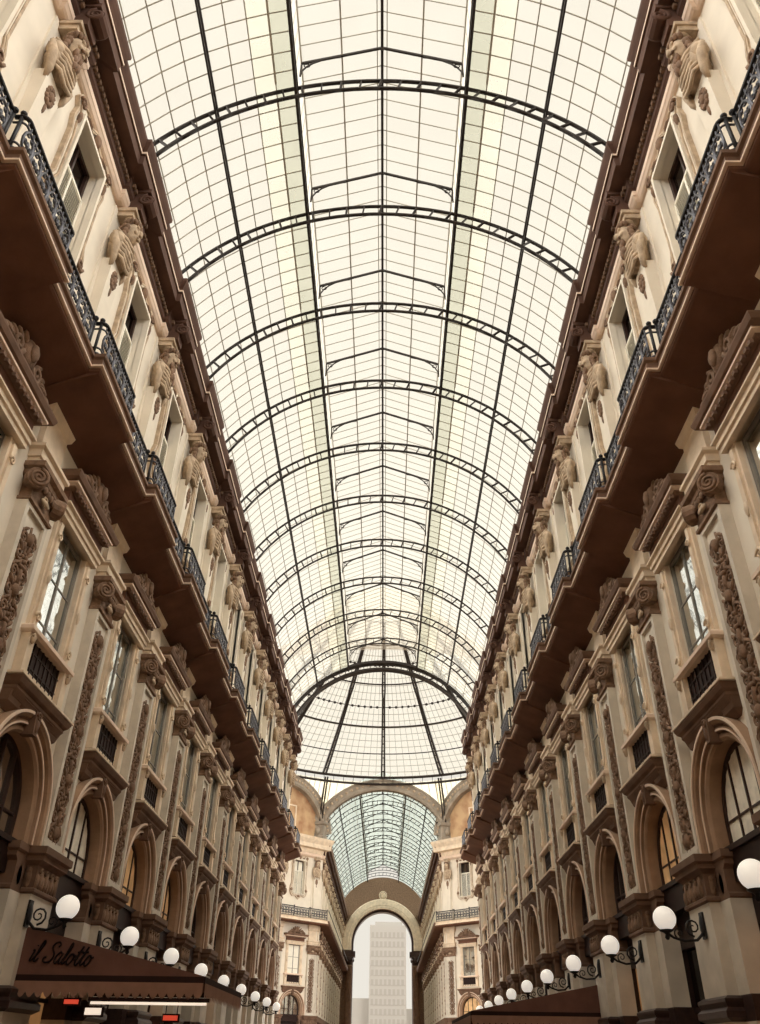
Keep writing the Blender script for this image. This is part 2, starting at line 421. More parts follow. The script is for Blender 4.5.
def make_pilaster():
    t = thing('relief_pilaster'); H = .53
    b = MB(); z0, z1 = 4.95, 10.3
    b.box(-H, H, -.02, .33, z0, z1)
    for sx in (-1, 1): b.box(sx*H-(.13 if sx > 0 else 0), sx*H+(.13 if sx < 0 else 0), .33, .40, z0, z1)
    b.box(-H+.13, H-.13, .33, .40, z0, z0+.22); b.box(-H+.13, H-.13, .33, .40, z1-.14, z1)
    b.box(-H-.05, H+.05, -.02, .44, z0, z0+.12)
    b.inset(.17).build('shaft', M['grey'], t)
    d = MB(); n = 13; zz = [5.3+i*.36 for i in range(n)]
    d.tube([(0.05*math.sin(i*1.3), .345, 5.2+i*.25) for i in range(20)], .03, 5)
    for i, z in enumerate(zz):
        for sx in (-1, 1):
            d.spiral((sx*.2, .36, z), .13, 1.5, .032, u=(sx, 0, 0), sgn=(1 if i % 2 else -1), a0=PI, n=5, seg=9)
            R = Matrix.Rotation(sx*(.7 if i % 2 else 2.2), 3, 'Y')
            d.ell((sx*.2, .36, z+.18), (.04, .05, .13), 6, 4, R); d.ell((sx*.31, .35, z+.1), (.04, .04, .09), 6, 4, R); d.ell((sx*.1, .36, z-.14), (.035, .05, .1), 6, 4)
        if i % 3 == 0: d.ell((0, .38, z+.05), (.11, .09, .14), 8, 5)
        elif i % 3 == 1:
            d.ell((0, .37, z), (.06, .07, .16), 6, 4); d.ell((0, .38, z+.17), (.13, .05, .05), 6, 4)
        else:
            for a in range(5):
                an = 2*PI*a/5; d.ell((.08*math.cos(an), .37, z+.08*math.sin(an)), (.05, .05, .05), 6, 4)
    d.inset(.17).build('carved_relief', M['rust'], t)
    c = MB(); c.stack(.50, [(.40, 10.24), (.45, 10.27), (.45, 10.33), (.40, 10.36), (.40, 10.7), (.44, 10.76), (.50, 10.82), (.50, 10.92)], -.02)
    c.stack(.58, [(.50, 10.92), (.58, 10.97), (.58, 11.08)], -.02)
    for i in range(5): c.ell((-.3+.15*i, .47, 10.72), (.06, .06, .09), 6, 4)
    cap = c.inset(.17).build('capital', M['rust'], t)
    for sx in (-1, 1):
        v = MB(); ax = Vector((sx*.72, .72, 0)).normalized(); uu = Vector((-ax.y, ax.x, 0))
        ce = Vector((sx*.53, .44, 10.72))
        # solid drum with a raised spiral on its face
        n = 14; vs = []
        for d0 in (-.12, .09):
            for i in range(n):
                a = 2*PI*i/n; vs.append(ce+ax*d0+uu*math.cos(a)*.22+Vector((0, 0, 1))*math.sin(a)*.22)
        fs = [tuple(range(n-1, -1, -1)), tuple(range(n, 2*n))]+[(i, (i+1) % n, n+(i+1) % n, n+i) for i in range(n)]
        v.add(vs, fs)
        v.spiral(ce+ax*.10, .20, 2.2, .042, u=uu, w=(0, 0, 1), sgn=-sx, a0=PI/2, n=5, seg=12, rend=.1)
        v.inset(.17).build('volute', M['rust'], cap)
    d = MB(); d.spiral((0, .47, 10.55), .1, 1, .03, n=4, seg=8); d.ell((0, .47, 10.5), (.2, .05, .07), 8, 4); d.inset(.17).build('garland', M['relief'], cap)
    e = MB(); e.stack(.50, [(.40, 11.08), (.40, 11.2), (.44, 11.22), (.44, 11.38), (.50, 11.43), (.50, 11.5), (.30, 11.53), (.30, 12.4), (.36, 12.46), (.40, 12.6), (.40, 12.96)], -.02)
    e.inset(.17).build('entablature_block', M['tan'], t)
    return t

def make_window():
    t = thing('tall_window'); h = .78
    b = MB()
    b.ring([(-1.08, 7.56), (1.08, 7.56), (1.08, 11.06), (-1.08, 11.06)], [(-h, 7.7), (h, 7.7), (h, 11.0), (-h, 11.0)], -.02, .08)
    for sx in (-1, 1):
        b.box(min(sx*1.0, sx*.86), max(sx*1.0, sx*.86), .08, .13, 8.5, 10.9)
        b.box(min(sx*1.12, sx*.86), max(sx*1.12, sx*.86), .0, .18, 7.5, 8.34)
        b.spiral((sx*.93, .15, 10.55), .10, 1.3, .03, n=5, seg=8); b.spiral((sx*.93, .15, 8.7), .12, 1.3, .035, n=5, seg=8); b.ell((sx*.93, .14, 9.6), (.06, .05, .16), 6, 4)
    b.build('stone_surround', M['tan'], t)
    b = MB(); b.stack(1.14, [(.18, 8.30), (.25, 8.34), (.25, 8.42), (.20, 8.46)], -.1); b.build('balustrade_rail', M['pink'], t)
    for sx in (-1, 1):
        g = MB(); g.ell((sx*1.02, .21, 8.2), (.07, .06, .12), 6, 4); g.spiral((sx*1.02, .24, 8.22), .08, 1.2, .025, n=4, seg=8); g.build('rail_scroll', M['relief'], t)
    g = MB(); g.box(-.86, .86, .0, .06, 7.56, 8.31)
    for i in range(8):
        x = -.78+i*.223; g.box(x-.025, x+.025, .06, .085, 7.6, 8.3)
    for z in (7.8, 8.1): g.box(-.86, .86, .06, .08, z-.02, z+.02)
    g.build('grille', M['grille'], t)
    f = MB(); y = -.10
    f.ring([(-h, 7.64), (h, 7.64), (h, 11.04), (-h, 11.04)], [(-h+.09, 7.8), (h-.09, 7.8), (h-.09, 10.94), (-h+.09, 10.94)], y-.06, y+.04)
    f.box(-.035, .035, y-.04, y+.03, 7.8, 10.94)
    for z in (8.9, 9.9): f.box(-h+.09, h-.09, y-.02, y+.02, z-.018, z+.018)
    f.build('sash', M['woodgrey'], t)
    p = MB(); p.box(-h+.06, h-.06, y-.03, y+.005, 7.7, 11.0); p.build('pane', M['pane'], t)
    return t

def make_wincornice():
    t = thing('window_cornice'); hx = 1.15
    b = MB(); b.stack(hx, [(.20, 11.0), (.20, 11.1), (.24, 11.12), (.24, 11.22), (.30, 11.26), (.30, 11.30), (.20, 11.32)], -.02); b.build('architrave', M['tan'], t)
    b = MB(); b.stack(hx, [(.20, 11.32), (.20, 11.62)], -.02); b.build('frieze', M['soffit'], t)  # shade under the cornice put into the frieze's dark colour
    b = MB(); b.stack(hx, [(.22, 11.62), (.30, 11.66), (.30, 11.72)], -.02)
    for i in range(13): b.box(-1.08+i*.18-.05, -1.08+i*.18+.05, .30, .37, 11.58, 11.66)
    b.build('dentil_band', M['brown'], t)
    b = MB(); b.stack(hx+.08, [(.30, 11.70), (.38, 11.73), (.38, 11.78)], -.02); b.build('pale_fillet', M['pink'], t)
    b = MB(); b.stack(hx+.08, [(.36, 11.78), (.42, 11.82), (.46, 11.92), (.46, 11.96), (.2, 12.0)], -.02); b.build('cornice', M['brown'], t)
    c = MB()
    c.ell((0, .42, 12.32), (.26, .14, .32), 10, 6); c.ell((0, .54, 12.34), (.14, .08, .2), 8, 5)
    for sx in (-1, 1):
        c.spiral((sx*.42, .44, 12.22), .2, 1.6, .06, u=(sx, 0, 0), a0=PI, n=5, seg=10)
        c.spiral((sx*.78, .42, 12.14), .14, 1.4, .05, u=(sx, 0, 0), sgn=-1, a0=PI, n=5, seg=10)
        for k in range(4):
            R = Matrix.Rotation(sx*(.5+.35*k), 3, 'Y'); c.ell((sx*(.24+.2*k), .42, 12.5-.11*k), (.07, .07, .17), 6, 4, R)
        c.ell((sx*1.0, .42, 12.06), (.12, .09, .1), 6, 4)
    c.box(-.95, .95, .0, .36, 11.98, 12.1); c.box(-.5, .5, 0, .34, 12.0, 12.4)
    c.inset(.1).build('carved_crest', M['rust'], t)
    return t

def make_attic_window():
    t = thing('attic_window')
    out = [(0, 19.62), (.30, 19.36), (.62, 19.36), (.78, 19.50), (1.02, 19.44), (1.12, 19.2), (1.0, 18.98), (1.06, 18.6), (.98, 18.2), (.98, 16.7), (1.10, 16.4), (1.16, 15.95), (1.0, 15.6), (.8, 15.45), (.4, 15.5), (0, 15.2)]
    out = out+[(-x, z) for x, z in reversed(out[1:-1])]
    h = .72
    inn = [(0, 19.0), (.3, 19.0), (.5, 19.0), (.6, 19.0), (h, 19.0), (h, 18.95), (h, 18.8), (h, 18.5), (h, 18.2), (h, 16.7), (h, 16.4), (h, 16.0), (h, 15.72), (.6, 15.7), (.4, 15.7), (0, 15.7)]
    inn = inn+[(-x, z) for x, z in reversed(inn[1:-1])]
    b = MB(); b.ring(out, inn, -.02, .09)
    def sc(L, k, zc=17.4): return [(x*k, zc+(z-zc)*(1+(k-1)*.4)) for x, z in L]
    b.ring([(-.80, 15.66), (.80, 15.66), (.80, 19.08), (-.80, 19.08)], [(-h, 15.72), (h, 15.72), (h, 18.99), (-h, 18.99)], .0, .17)
    b.build('stone_surround', M['cream'], t)
    b = MB(); b.ring(sc(out, 1.02), sc(out, .955), .0, .11); b.ring(sc(out, .885), sc(out, .84), .08, .13); b.build('raised_edge', M['relief'], t)
    c = MB()
    for sx in (-1, 1):
        c.spiral((sx*.94, .14, 19.22), .14, 1.5, .045, u=(sx, 0, 0), n=5, seg=9); c.spiral((sx*.98, .14, 16.1), .16, 1.5, .045, u=(sx, 0, 0), sgn=-1, n=5, seg=9)
        c.ell((sx*.9, .13, 18.75), (.06, .07, .22), 6, 4); c.ell((sx*.5, .13, 19.22), (.18, .07, .06), 6, 4)
    c.ell((0, .14, 19.28), (.14, .1, .2), 8, 5); c.ell((0, .14, 15.5), (.2, .09, .1), 8, 5)
    c.build('scroll_carving', M['rust'], t)
    f = MB(); y = -.26
    f.ring([(-h, 15.7), (h, 15.7), (h, 19.0), (-h, 19.0)], [(-h+.09, 15.8), (h-.09, 15.8), (h-.09, 18.9), (-h+.09, 18.9)], y-.05, y+.06); f.box(-.035, .035, y-.04, y+.05, 15.8, 18.9)
    for z in (16.8, 17.9): f.box(-h+.09, h-.09, y-.02, y+.03, z-.02, z+.02)
    f.build('sash', M['wood'], t)
    p = MB(); p.box(-h+.06, h-.06, y-.03, y-.015, 15.75, 18.95); p.build('pane', M['panedark'], t)
    l = MB()
    for i in range(26): l.obox((0, y+.085, 15.76+i*.085), (h-.02, 0, 0), (0, .018, -.018), (0, .004, .004))
    for sx in (-1, 0, 1): l.box(sx*(h-.03)-.03, sx*(h-.03)+.03, y+.06, y+.11, 15.71, 17.98)
    l.box(-h+.01, h-.01, y+.06, y+.11, 17.93, 18.0); l.build('louvred_shutter', M['blind'], t)
    return t

def make_herm(bearded):
    t = thing('herm_statue')
    b = MB()
    # tapering shaft below the bust
    for (w0, w1, z0, z1, d0, d1) in ((.20, .33, 13.9, 17.55, .22, .34),):
        vs = [(-w0, -.02, z0), (w0, -.02, z0), (w0, d0, z0), (-w0, d0, z0), (-w1, -.02, z1), (w1, -.02, z1), (w1, d1, z1), (-w1, d1, z1)]
        b.add(vs, [(0, 3, 2, 1), (4, 5, 6, 7), (0, 1, 5, 4), (1, 2, 6, 5), (2, 3, 7, 6), (3, 0, 4, 7)])
    b.box(-.40, .40, -.02, .30, 13.42, 13.9)
    b.box(-.42, .42, -.02, .05, 14.0, 19.5)
    b.build('shaft', M['cream'], t)
    f = MB()
    # shoulders and chest
    def chest(d): return 1+.10*math.sin(6*math.atan2(d.x, d.y)+3*d.z)
    f.ell((0, .36, 18.05), (.50, .34, .50), 18, 10, None, chest)
    for sx in (-1, 1): f.ell((sx*.40, .34, 18.28), (.19, .24, .24), 10, 7)
    f.ell((0, .42, 18.5), (.17, .17, .25), 10, 6)
    # head with brow, nose, cheeks
    def head(d):
        k = 1.0
        if d.y > .2: k += .03*math.cos(d.z*9)
        return k
    f.ell((0, .52, 18.86), (.27, .31, .37), 18, 12, None, head)
    f.ell((0, .83, 18.86), (.055, .085, .13), 8, 6); f.ell((0, .86, 18.79), (.07, .06, .05), 8, 5)
    for sx in (-1, 1):
        f.ell((sx*.11, .78, 18.99), (.10, .05, .035), 8, 5, Matrix.Rotation(-sx*.25, 3, 'Y')); f.ell((sx*.11, .775, 18.92), (.045, .04, .03), 8, 5)
        f.ell((sx*.14, .74, 18.80), (.08, .07, .08), 8, 5); f.ell((sx*.27, .52, 18.87), (.04, .08, .11), 8, 5)
    f.ell((0, .80, 18.68), (.085, .05, .025), 8, 5); f.ell((0, .80, 18.635), (.07, .05, .025), 8, 5)
    fig = f.scale(.84, .80).build('bust', M['relief'], t)
    hr = MB(); g = random.Random(3)
    for i in range(26):
        a = g.uniform(-PI, 0); e = g.uniform(-.1, 1.25)
        d = Vector((math.cos(a)*math.cos(e)*.29, math.sin(a)*math.cos(e)*.32, math.sin(e)*.36))
        hr.ell(Vector((0, .52, 18.9))+d, (.09, .09, .10), 6, 4)
    for i in range(9):
        a = -.3+(PI+.6)*i/8; hr.ell((.27*math.cos(a), .56+.19*max(0, math.sin(a)), 19.12+.06*math.sin(a)), (.09, .08, .09), 6, 4)
    for sx in (-1, 1):
        for k in range(4): hr.ell((sx*(.29+.02*k), .50-.02*k, 18.86-.16*k), (.08, .11, .12), 6, 4)
    hr.scale(.84, .80).build('hair', M['rust'], fig)
    if bearded:
        bd = MB()
        for i in range(16):
            x = g.uniform(-.2, .2); k = g.uniform(0, 1); bd.ell((x*(1-.5*k), .74+.04*k-.5*abs(x)*.6, 18.60-.42*k), (.07, .08, .13), 6, 4)
        for sx in (-1, 1): bd.ell((sx*.09, .82, 18.72), (.1, .05, .04), 6, 4, Matrix.Rotation(sx*.35, 3, 'Y'))
        bd.scale(.84, .80).build('beard', M['rust'], fig)
    dr = MB()
    for k in range(6):
        z = 18.35-k*.14
        dr.tube([(-.52+.02*k, .34, z+.18), (-.30, .62, z), (0, .74-.02*k, z-.13), (.30, .62, z-.02), (.52-.02*k, .34, z+.16)], .055, 6)
    for sx in (-1, 1): dr.tube([(sx*.5, .3, 18.4), (sx*.53, .42, 18.0), (sx*.42, .42, 17.55), (sx*.36, .36, 17.3)], [.1, .12, .1, .05], 7)
    dr.scale(.84, .80).build('drapery', M['relief'], fig)
    fe = MB()
    for i in range(12):
        a = 2*PI*i/12; fe.ell((.14*math.cos(a), .40, 17.1+.22*math.sin(a)), (.08, .08, .08), 6, 4)
    fe.ell((0, .42, 17.1), (.1, .1, .14), 6, 4); fe.ell((0, .38, 16.72), (.06, .06, .2), 6, 4)
    fe.scale(.84, .80).build('fruit_festoon', M['rust'], t)
    c = MB(); c.box(-.26, .26, -.02, .46, 19.30, 19.48); c.box(-.30, .30, -.02, .52, 19.46, 19.58); c.ell((0, .36, 19.28), (.23, .2, .12), 10, 6); c.build('cap_block', M['relief'], t)
    return t

def make_cornice_scroll():
    t = thing('scroll_console')
    b = MB(); b.box(-.22, .22, .2, .60, 19.58, 20.3); b.box(-.26, .26, .2, .76, 20.28, 20.42)
    for sx in (-1, 1): b.spiral((sx*.2, .68, 20.02), .2, 2, .06, u=(0, 1, 0), w=(0, 0, 1), a0=PI/2, n=5, seg=10)
    n = 12
    vs = [(x, .68+.2*math.cos(2*PI*i/n), 20.02+.2*math.sin(2*PI*i/n)) for x in (-.2, .2) for i in range(n)]
    b.add(vs, [tuple(range(n)), tuple(range(2*n-1, n-1, -1))]+[(i, (i+1) % n, n+(i+1) % n, n+i) for i in range(n)])
    b.build('scroll_block', M['cornice'], t)
    return t

def make_railing(bowed):
    """iron balcony railing; bowed pieces stand out over the pilasters"""
    t = thing('balcony_railing'); L = 1.16 if bowed else 1.02; y = 1.06 if bowed else .84; zb, zt = 13.44, 14.34
    def path(z, off=0.):
        if not bowed: return [(-L, y+off, z), (L, y+off, z)]
        P = [(-L-.0, y-.22, z), (-L, y-.1, z)]
        for i in range(5):
            a = PI-PI/2*i/4; P.append((-L+.1+.1*math.cos(a), y-.1+.1*math.sin(a)+off, z))
        Q = [(-p[0], p[1], p[2]) for p in reversed(P)]
        return P+Q
    b = MB(); b.tube(path(zt), .045, 6); b.build('handrail', M['iron'], t)
    b = MB(); b.tube(path(zb+.05), .03, 5); b.tube(path(zt-.16), .022, 5); b.tube(path(zb+.2), .022, 5); b.build('lower_rail', M['railing'], t)
    s = MB(); n = 6 if bowed else 5; w = 2*(L-.06)/n
    for i in range(n):
        x = -L+.06+w*(i+.5); zc = (zb+zt)/2+.02; r = w*.46
        s.tube([(x+r*math.cos(2*PI*k/12), y, zc+.28*math.sin(2*PI*k/12)) for k in range(12)], .026, 5, True)
        for sx in (-1, 1):
            s.spiral((x+sx*r*.48, y, zc), r*.40, 1.4, .024, u=(sx, 0, 0), a0=PI, n=4, seg=8)
            s.spiral((x+sx*r*.5, y, zc-.2), r*.34, 1.2, .02, u=(sx, 0, 0), sgn=-1, a0=PI, n=4, seg=8)
            s.spiral((x+sx*r*.5, y, zc+.2), r*.34, 1.2, .02, u=(sx, 0, 0), a0=PI, n=4, seg=8)
        s.tube([(x-w/2, y, zb+.05), (x-w/2, y, zt)], .02, 4)
        s.ell((x, y, zc), (.05, .03, .09), 6, 4)
        for k in (-.3, 0, .3): s.tube([(x+w*k+.07*math.cos(2*PI*q/8), y, zt-.08+.07*math.sin(2*PI*q/8)) for q in range(8)], .014, 4, True)
    s.build('scrollwork', M['railing'], t)
    for sx in (-1, 1):
        p = MB(); p.tube([(sx*L, y-.1 if bowed else y, zb-.03), (sx*L, y-.1 if bowed else y, zt+.05)], .035, 6); p.ell((sx*L, y-.1 if bowed else y, zt+.09), (.06, .06, .06), 8, 5); p.build('post', M['iron'], t)
    return t

def make_console():
    t = thing('balcony_console')
    b = MB()
    for sx in (-1, 1):
        pr = [(.5, 12.96), (1.2, 12.96), (1.2, 12.84), (1.08, 12.74), (.86, 12.70), (.74, 12.6), (.66, 12.46), (.5, 12.44)]
        n = len(pr); xa, xb = sx*.42-.1, sx*.42+.1
        vs = [(xa, yy, z) for yy, z in pr]+[(xb, yy, z) for yy, z in pr]
        b.add(vs, [tuple(range(n)), tuple(range(2*n-1, n-1, -1))]+[(i, (i+1) % n, n+(i+1) % n, n+i) for i in range(n)])
    b.box(-.56, .56, .5, .62, 12.6, 12.96)
    b.build('twin_bracket', M['soffit'], t)
    return t

def make_lamp():
    t = thing('globe_lamp')       # origin on the pier face, arm runs out along +y
    b = MB(); b.box(-.09, .09, 0, .04, -.32, .14); b.ell((0, .04, -.1), (.11, .04, .2), 8, 5); b.build('wall_plate', M['iron'], t)
    a = MB(); a.tube([(0, .02, -.2), (0, .18, -.34), (0, .42, -.36), (0, .62, -.30), (0, .74, -.22)], [.03, .028, .026, .024, .03], 6)
    a.spiral((0, .22, -.12), .16, 1.6, .022, u=(0, 1, 0), w=(0, 0, 1), a0=-PI/2, n=5, seg=10)
    a.spiral((0, .5, -.22), .11, 1.4, .018, u=(0, 1, 0), w=(0, 0, 1), a0=-PI/2, n=5, seg=10)
    a.build('scroll_arm', M['iron'], t)
    c = MB(); c.lathe((0, .74, 0), [(.02, -.34), (.05, -.3), (.03, -.25), (.06, -.22), (.13, -.19), (.14, -.17), (.1, -.16)], 14); c.build('cup', M['iron'], t)
    g = MB(); g.ell((0, .74, 0.03), (.215, .215, .215), 24, 16); g.build('globe', M['globe'], t)
    return t

print('protos')
PR = dict(pier=make_pier(), arch=make_arch(), hood=make_hood(), awd=make_arched_window('dark'), awc=make_arched_window('curtain'), aww=make_arched_window('warm'),
          shopd=make_shop(0), shopw=make_shop(1), pil=make_pilaster(), win=make_window(), wcor=make_wincornice(), attic=make_attic_window(),
          hermb=make_herm(True), herm=make_herm(False), cscroll=make_cornice_scroll(), rails=make_railing(False), railb=make_railing(True), cons=make_console(), lamp=make_lamp())
USED = set()
EXT = dict(pier=(1.2, 0, 5, .5), arch=(1.6, 4.9, 7, .3), hood=(1.3, 6.6, 7.6, .5), awd=(1.1, 4.4, 6.4, .1), awc=(1.1, 4.4, 6.4, .1), aww=(1.1, 4.4, 6.4, .1), shopd=(1.1, 0, 4.4, .1), shopw=(1.1, 0, 4.4, .1),
           pil=(.6, 5, 12.6, .5), win=(1.1, 7.6, 11, .2), wcor=(1.3, 11, 12.6, .6), attic=(1.1, 15.2, 19.6, .1), hermb=(.5, 13.5, 19.5, .5), herm=(.5, 13.5, 19.5, .5), cscroll=(.3, 19.5, 20.4, .8),
           rails=(1, 13.4, 14.4, 1.1), railb=(1.2, 13.4, 14.4, 1.3), cons=(.6, 12.4, 13, 1.2), lamp=(.2, -.3, .3, .8))
def place(key, loc, rz, label, cat, group, force=False):
    T = Matrix.Translation(loc) @ Matrix.Rotation(rz, 4, 'Z')
    hx, z0, z1, y = EXT[key]
    if not force and not near_view([T @ Vector((sx*hx, yy, z)) for sx in (-1, 1) for yy in (0, y) for z in (z0, (z0+z1)/2, z1)]): return None
    o = PR[key]
    if key in USED: o = copy_tree(o)
    USED.add(key)
    o.location = loc; o.rotation_euler = (0, 0, rz); tag(o, label, cat, group)
    return o

# label bookkeeping: count along each wall starting from the first one built
CNT = {}
def nth(kind, side, pts=None):
    if pts and not near_view(pts, -6): return 'outermost'
    k = CNT.get((kind, side), 0); CNT[(kind, side)] = k+1
    return ORD[k]

print('facade')
for side, (X, rz) in SIDE.items():
    sg = -1 if side == 'left' else 1
    oth = side+' wall'
    mb = MB()
    for by in BAYS: wall_bay(mb, by if side == 'right' else -by)
    ya, yb = PIL[0], PIL[-1]
    q = (lambda y: y) if side == 'right' else (lambda y: -y)
    a_, b_ = sorted((q(yb), q(END+.1))); mb.box(a_, b_, -3.0, 0, 0, 21.2)
    a_, b_ = sorted((q(ya), q(END))); mb.box(a_, b_, -3.2, -3.0, 0, 21.5)
    w = mb.build('wall_'+side, M['cream'], None); w.location = (X, 0, 0); w.rotation_euler = (0, 0, rz); struct(w)
    for y in PIL:
        L = (X, y, 0)
        n = None
        def go(key, kind, text, cat, grp, force=False):
            T = Matrix.Translation(L) @ Matrix.Rotation(rz, 4, 'Z'); hx, z0, z1, yy = EXT[key]
            pts = [T @ Vector((sx*hx, v, z)) for sx in (-1, 1) for v in (0, yy) for z in (z0, (z0+z1)/2, z1)]
            if not force and not near_view(pts): return
            place(key, L, rz, text % (nth(kind, side, pts), side), cat, grp, True)
        go('pier', 'pier', 'grey stone pier with brown carved capital under the arches, %s on the %s wall', 'pier', 'street level piers')
        go('pil', 'pil', 'flat pilaster of carved foliage with scroll capital, %s on the %s wall', 'pilaster', 'carved pilasters')
        go('hermb' if (side == 'right' or int(round((y-P0)/BAY)) % 2) else 'herm', 'herm', 'carved draped bust on a tapering shaft between attic windows, %s on the %s wall', 'statue', 'herm busts under the roof cornice')
        go('cscroll', 'cscroll', 'brown scroll console under the roof cornice, %s on the %s wall', 'bracket', 'cornice scrolls')
        go('railb', 'railb', 'bowed black iron railing standing out over a pilaster, %s on the %s wall', 'railing', 'bowed balcony railings')
    for y in BAYS:
        L = (X, y, 0)
        def go(key, kind, text, cat, grp):
            T = Matrix.Translation(L) @ Matrix.Rotation(rz, 4, 'Z'); hx, z0, z1, yy = EXT[key]
            pts = [T @ Vector((sx*hx, v, z)) for sx in (-1, 1) for v in (0, yy) for z in (z0, (z0+z1)/2, z1)]
            if not near_view(pts): return
            place(key, L, rz, text % (nth(kind, side, pts), side), cat, grp, True)
        k = int(round((y-P0)/BAY-.5))
        go('arch', 'arch', 'moulded stone arch with keystone, %s arch on the %s wall', 'arch', 'street level arches')
        go('hood', 'hood', 'brown moulded shelf over an arch crown, %s on the %s wall', 'hood', 'shelves over the arches')
        kind = {('left', 0): 'awd', ('left', 1): 'awc', ('left', 2): 'aww', ('left', 3): 'aww', ('left', 4): 'awd', ('right', 1): 'aww', ('right', 0): 'awc'}.get((side, k), 'awd')
        tx = {'awd': 'dark', 'awc': 'pale curtained', 'aww': 'warmly lit'}[kind]
        go(kind, 'aw', tx+' arched window with black mullions, %s on the %s wall', 'window', 'arched windows')
        kind = 'shopw' if (k+(side == 'right')) % 2 else 'shopd'
        go(kind, 'shop', ('lit' if kind == 'shopw' else 'dark')+' shop front under an arch, %s on the %s wall', 'shop front', 'shop fronts')
        go('win', 'win', 'tall window with stone surround and dark grille, %s on the %s wall', 'window', 'tall main floor windows')
        go('wcor', 'wcor', 'cornice with carved crest above a tall window, %s on the %s wall', 'cornice', 'window cornices')
        go('attic', 'attic', 'attic window in an ornate scrolled frame, %s on the %s wall', 'window', 'attic windows')
        go('rails', 'rails', 'straight iron balcony railing below an attic window, %s on the %s wall', 'railing', 'straight balcony railings')

    # continuous balcony and roof cornice, stepping out over every pilaster
    def stepped(prof, rec, pro, hw, y0, y1, ps, name, m, parent=None, back=0.0, drop=0.0):
        """prof: (extra projection, z); the edge runs along the wall and jogs at each axis in ps"""
        rows = []
        for (p, z) in prof:
            row = [(y0, rec+p)]
            for c in ps:
                row += [(c-hw-p, rec+p), (c-hw-p, pro+p), (c+hw+p, pro+p), (c+hw+p, rec+p)]
            row.append((y1, rec+p)); rows.append([(q(a), b, z) for a, b in row])
        b = MB(); n = len(rows[0]); vs = [v for r in rows for v in r]; fs = []
        for i in range(len(rows)-1):
            for j in range(n-1): fs.append((i*n+j, i*n+j+1, (i+1)*n+j+1, (i+1)*n+j))
        # underside and top back to the wall
        o = len(vs)
        for ri in (0, len(rows)-1):
            bk = [(v[0], back, v[2]-(drop if ri == 0 else 0)) for v in rows[ri]]; base = len(vs); vs += bk
            for j in range(n-1): fs.append((ri*n+j, ri*n+j+1, base+j+1, base+j))
        b.add(vs, fs)
        ob = b.build(name, m, parent)
        return ob
    ps = [p for p in PIL if p-1.2 > PIL[0]]
    t = thing('balcony', 'long brown balcony ledge with stepped edge running along the %s wall' % side, 'balcony'); t.location = (X, 0, 0); t.rotation_euler = (0, 0, rz)
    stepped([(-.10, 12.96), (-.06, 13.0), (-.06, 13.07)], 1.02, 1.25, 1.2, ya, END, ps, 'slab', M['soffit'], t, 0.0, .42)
    stepped([(-.07, 13.07), (0, 13.075), (0, 13.12), (-.07, 13.13)], 1.02, 1.25, 1.2, ya, END, ps, 'pale_fillet', M['pink'], t, .8)
    stepped([(-.05, 13.13), (-.05, 13.30), (.0, 13.34), (.0, 13.42)], 1.02, 1.25, 1.2, ya, END, ps, 'fascia', M['brown'], t)
    t = thing('roof_cornice', 'heavy brown roof cornice with dentils along the top of the %s wall' % side, 'cornice'); t.location = (X, 0, 0); t.rotation_euler = (0, 0, rz)
    ps2 = [p+.1 for p in PIL]
    ps2 = ps2[1:]
    y1 = END+.2
    stepped([(0, 19.60), (.05, 19.64), (.09, 19.72), (.11, 19.74), (.11, 19.90), (.06, 19.94)], .06, .16, .60, ya, y1, ps2, 'pale_bed_moulding', M['pink'], t)
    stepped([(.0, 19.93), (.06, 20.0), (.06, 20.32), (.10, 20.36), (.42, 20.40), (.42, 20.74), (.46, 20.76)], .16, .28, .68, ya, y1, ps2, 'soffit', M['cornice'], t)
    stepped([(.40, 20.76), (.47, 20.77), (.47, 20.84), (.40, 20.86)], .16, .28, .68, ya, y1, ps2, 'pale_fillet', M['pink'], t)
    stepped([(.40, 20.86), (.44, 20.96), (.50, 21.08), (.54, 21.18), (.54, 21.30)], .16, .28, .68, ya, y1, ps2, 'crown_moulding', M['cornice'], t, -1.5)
    b = MB(); n_ = int((y1-ya)/.15)
    for i in range(n_):
        yy = ya+.1+i*.15
        pro = any(abs(yy-c) < .6 for c in ps2); e = .28 if pro else .16
        a0, a1 = sorted((q(yy), q(yy+.085))); b.box(a0, a1, e+.05, e+.14, 20.16, 20.28)
    b.build('dentil_row', M['rust'], t)
    # lamps on the piers
    for k in range(-1, 10):
        yp = P0+BAY*k
        yl = yp+(-.55 if side == 'left' else -.1)
        L = (sg*(W-.25), yl, 3.87)
        if near_view([(sg*(W-1.0), yl, 3.9)], 40):
            o = place('lamp', L, rz, 'white globe lamp on a scrolled iron arm, %s on the %s wall' % (nth('lamp', side, [(sg*(W-1.0), yl, 3.9)]), side), 'lamp', 'globe lamps on the piers', True)

# the arcade carries on behind the viewpoint
for side, (X, rz) in SIDE.items():
    b = MB(); p_, r_ = sorted(((1 if side == 'right' else -1)*-16, (1 if side == 'right' else -1)*PIL[0])); b.box(p_, r_, -3.2, 0, 0, 21.4)
    w = b.build('wall_rear_'+side, M['tan']); w.location = (X, 0, 0); w.rotation_euler = (0, 0, rz); struct(w)
struct(MB().box(-10, 10, -17, -16, 0, 24).build('wall_rear_end', M['tan']))
struct(MB().box(-260, 260, -40, 420, -.3, 0).build('floor', M['floor']))

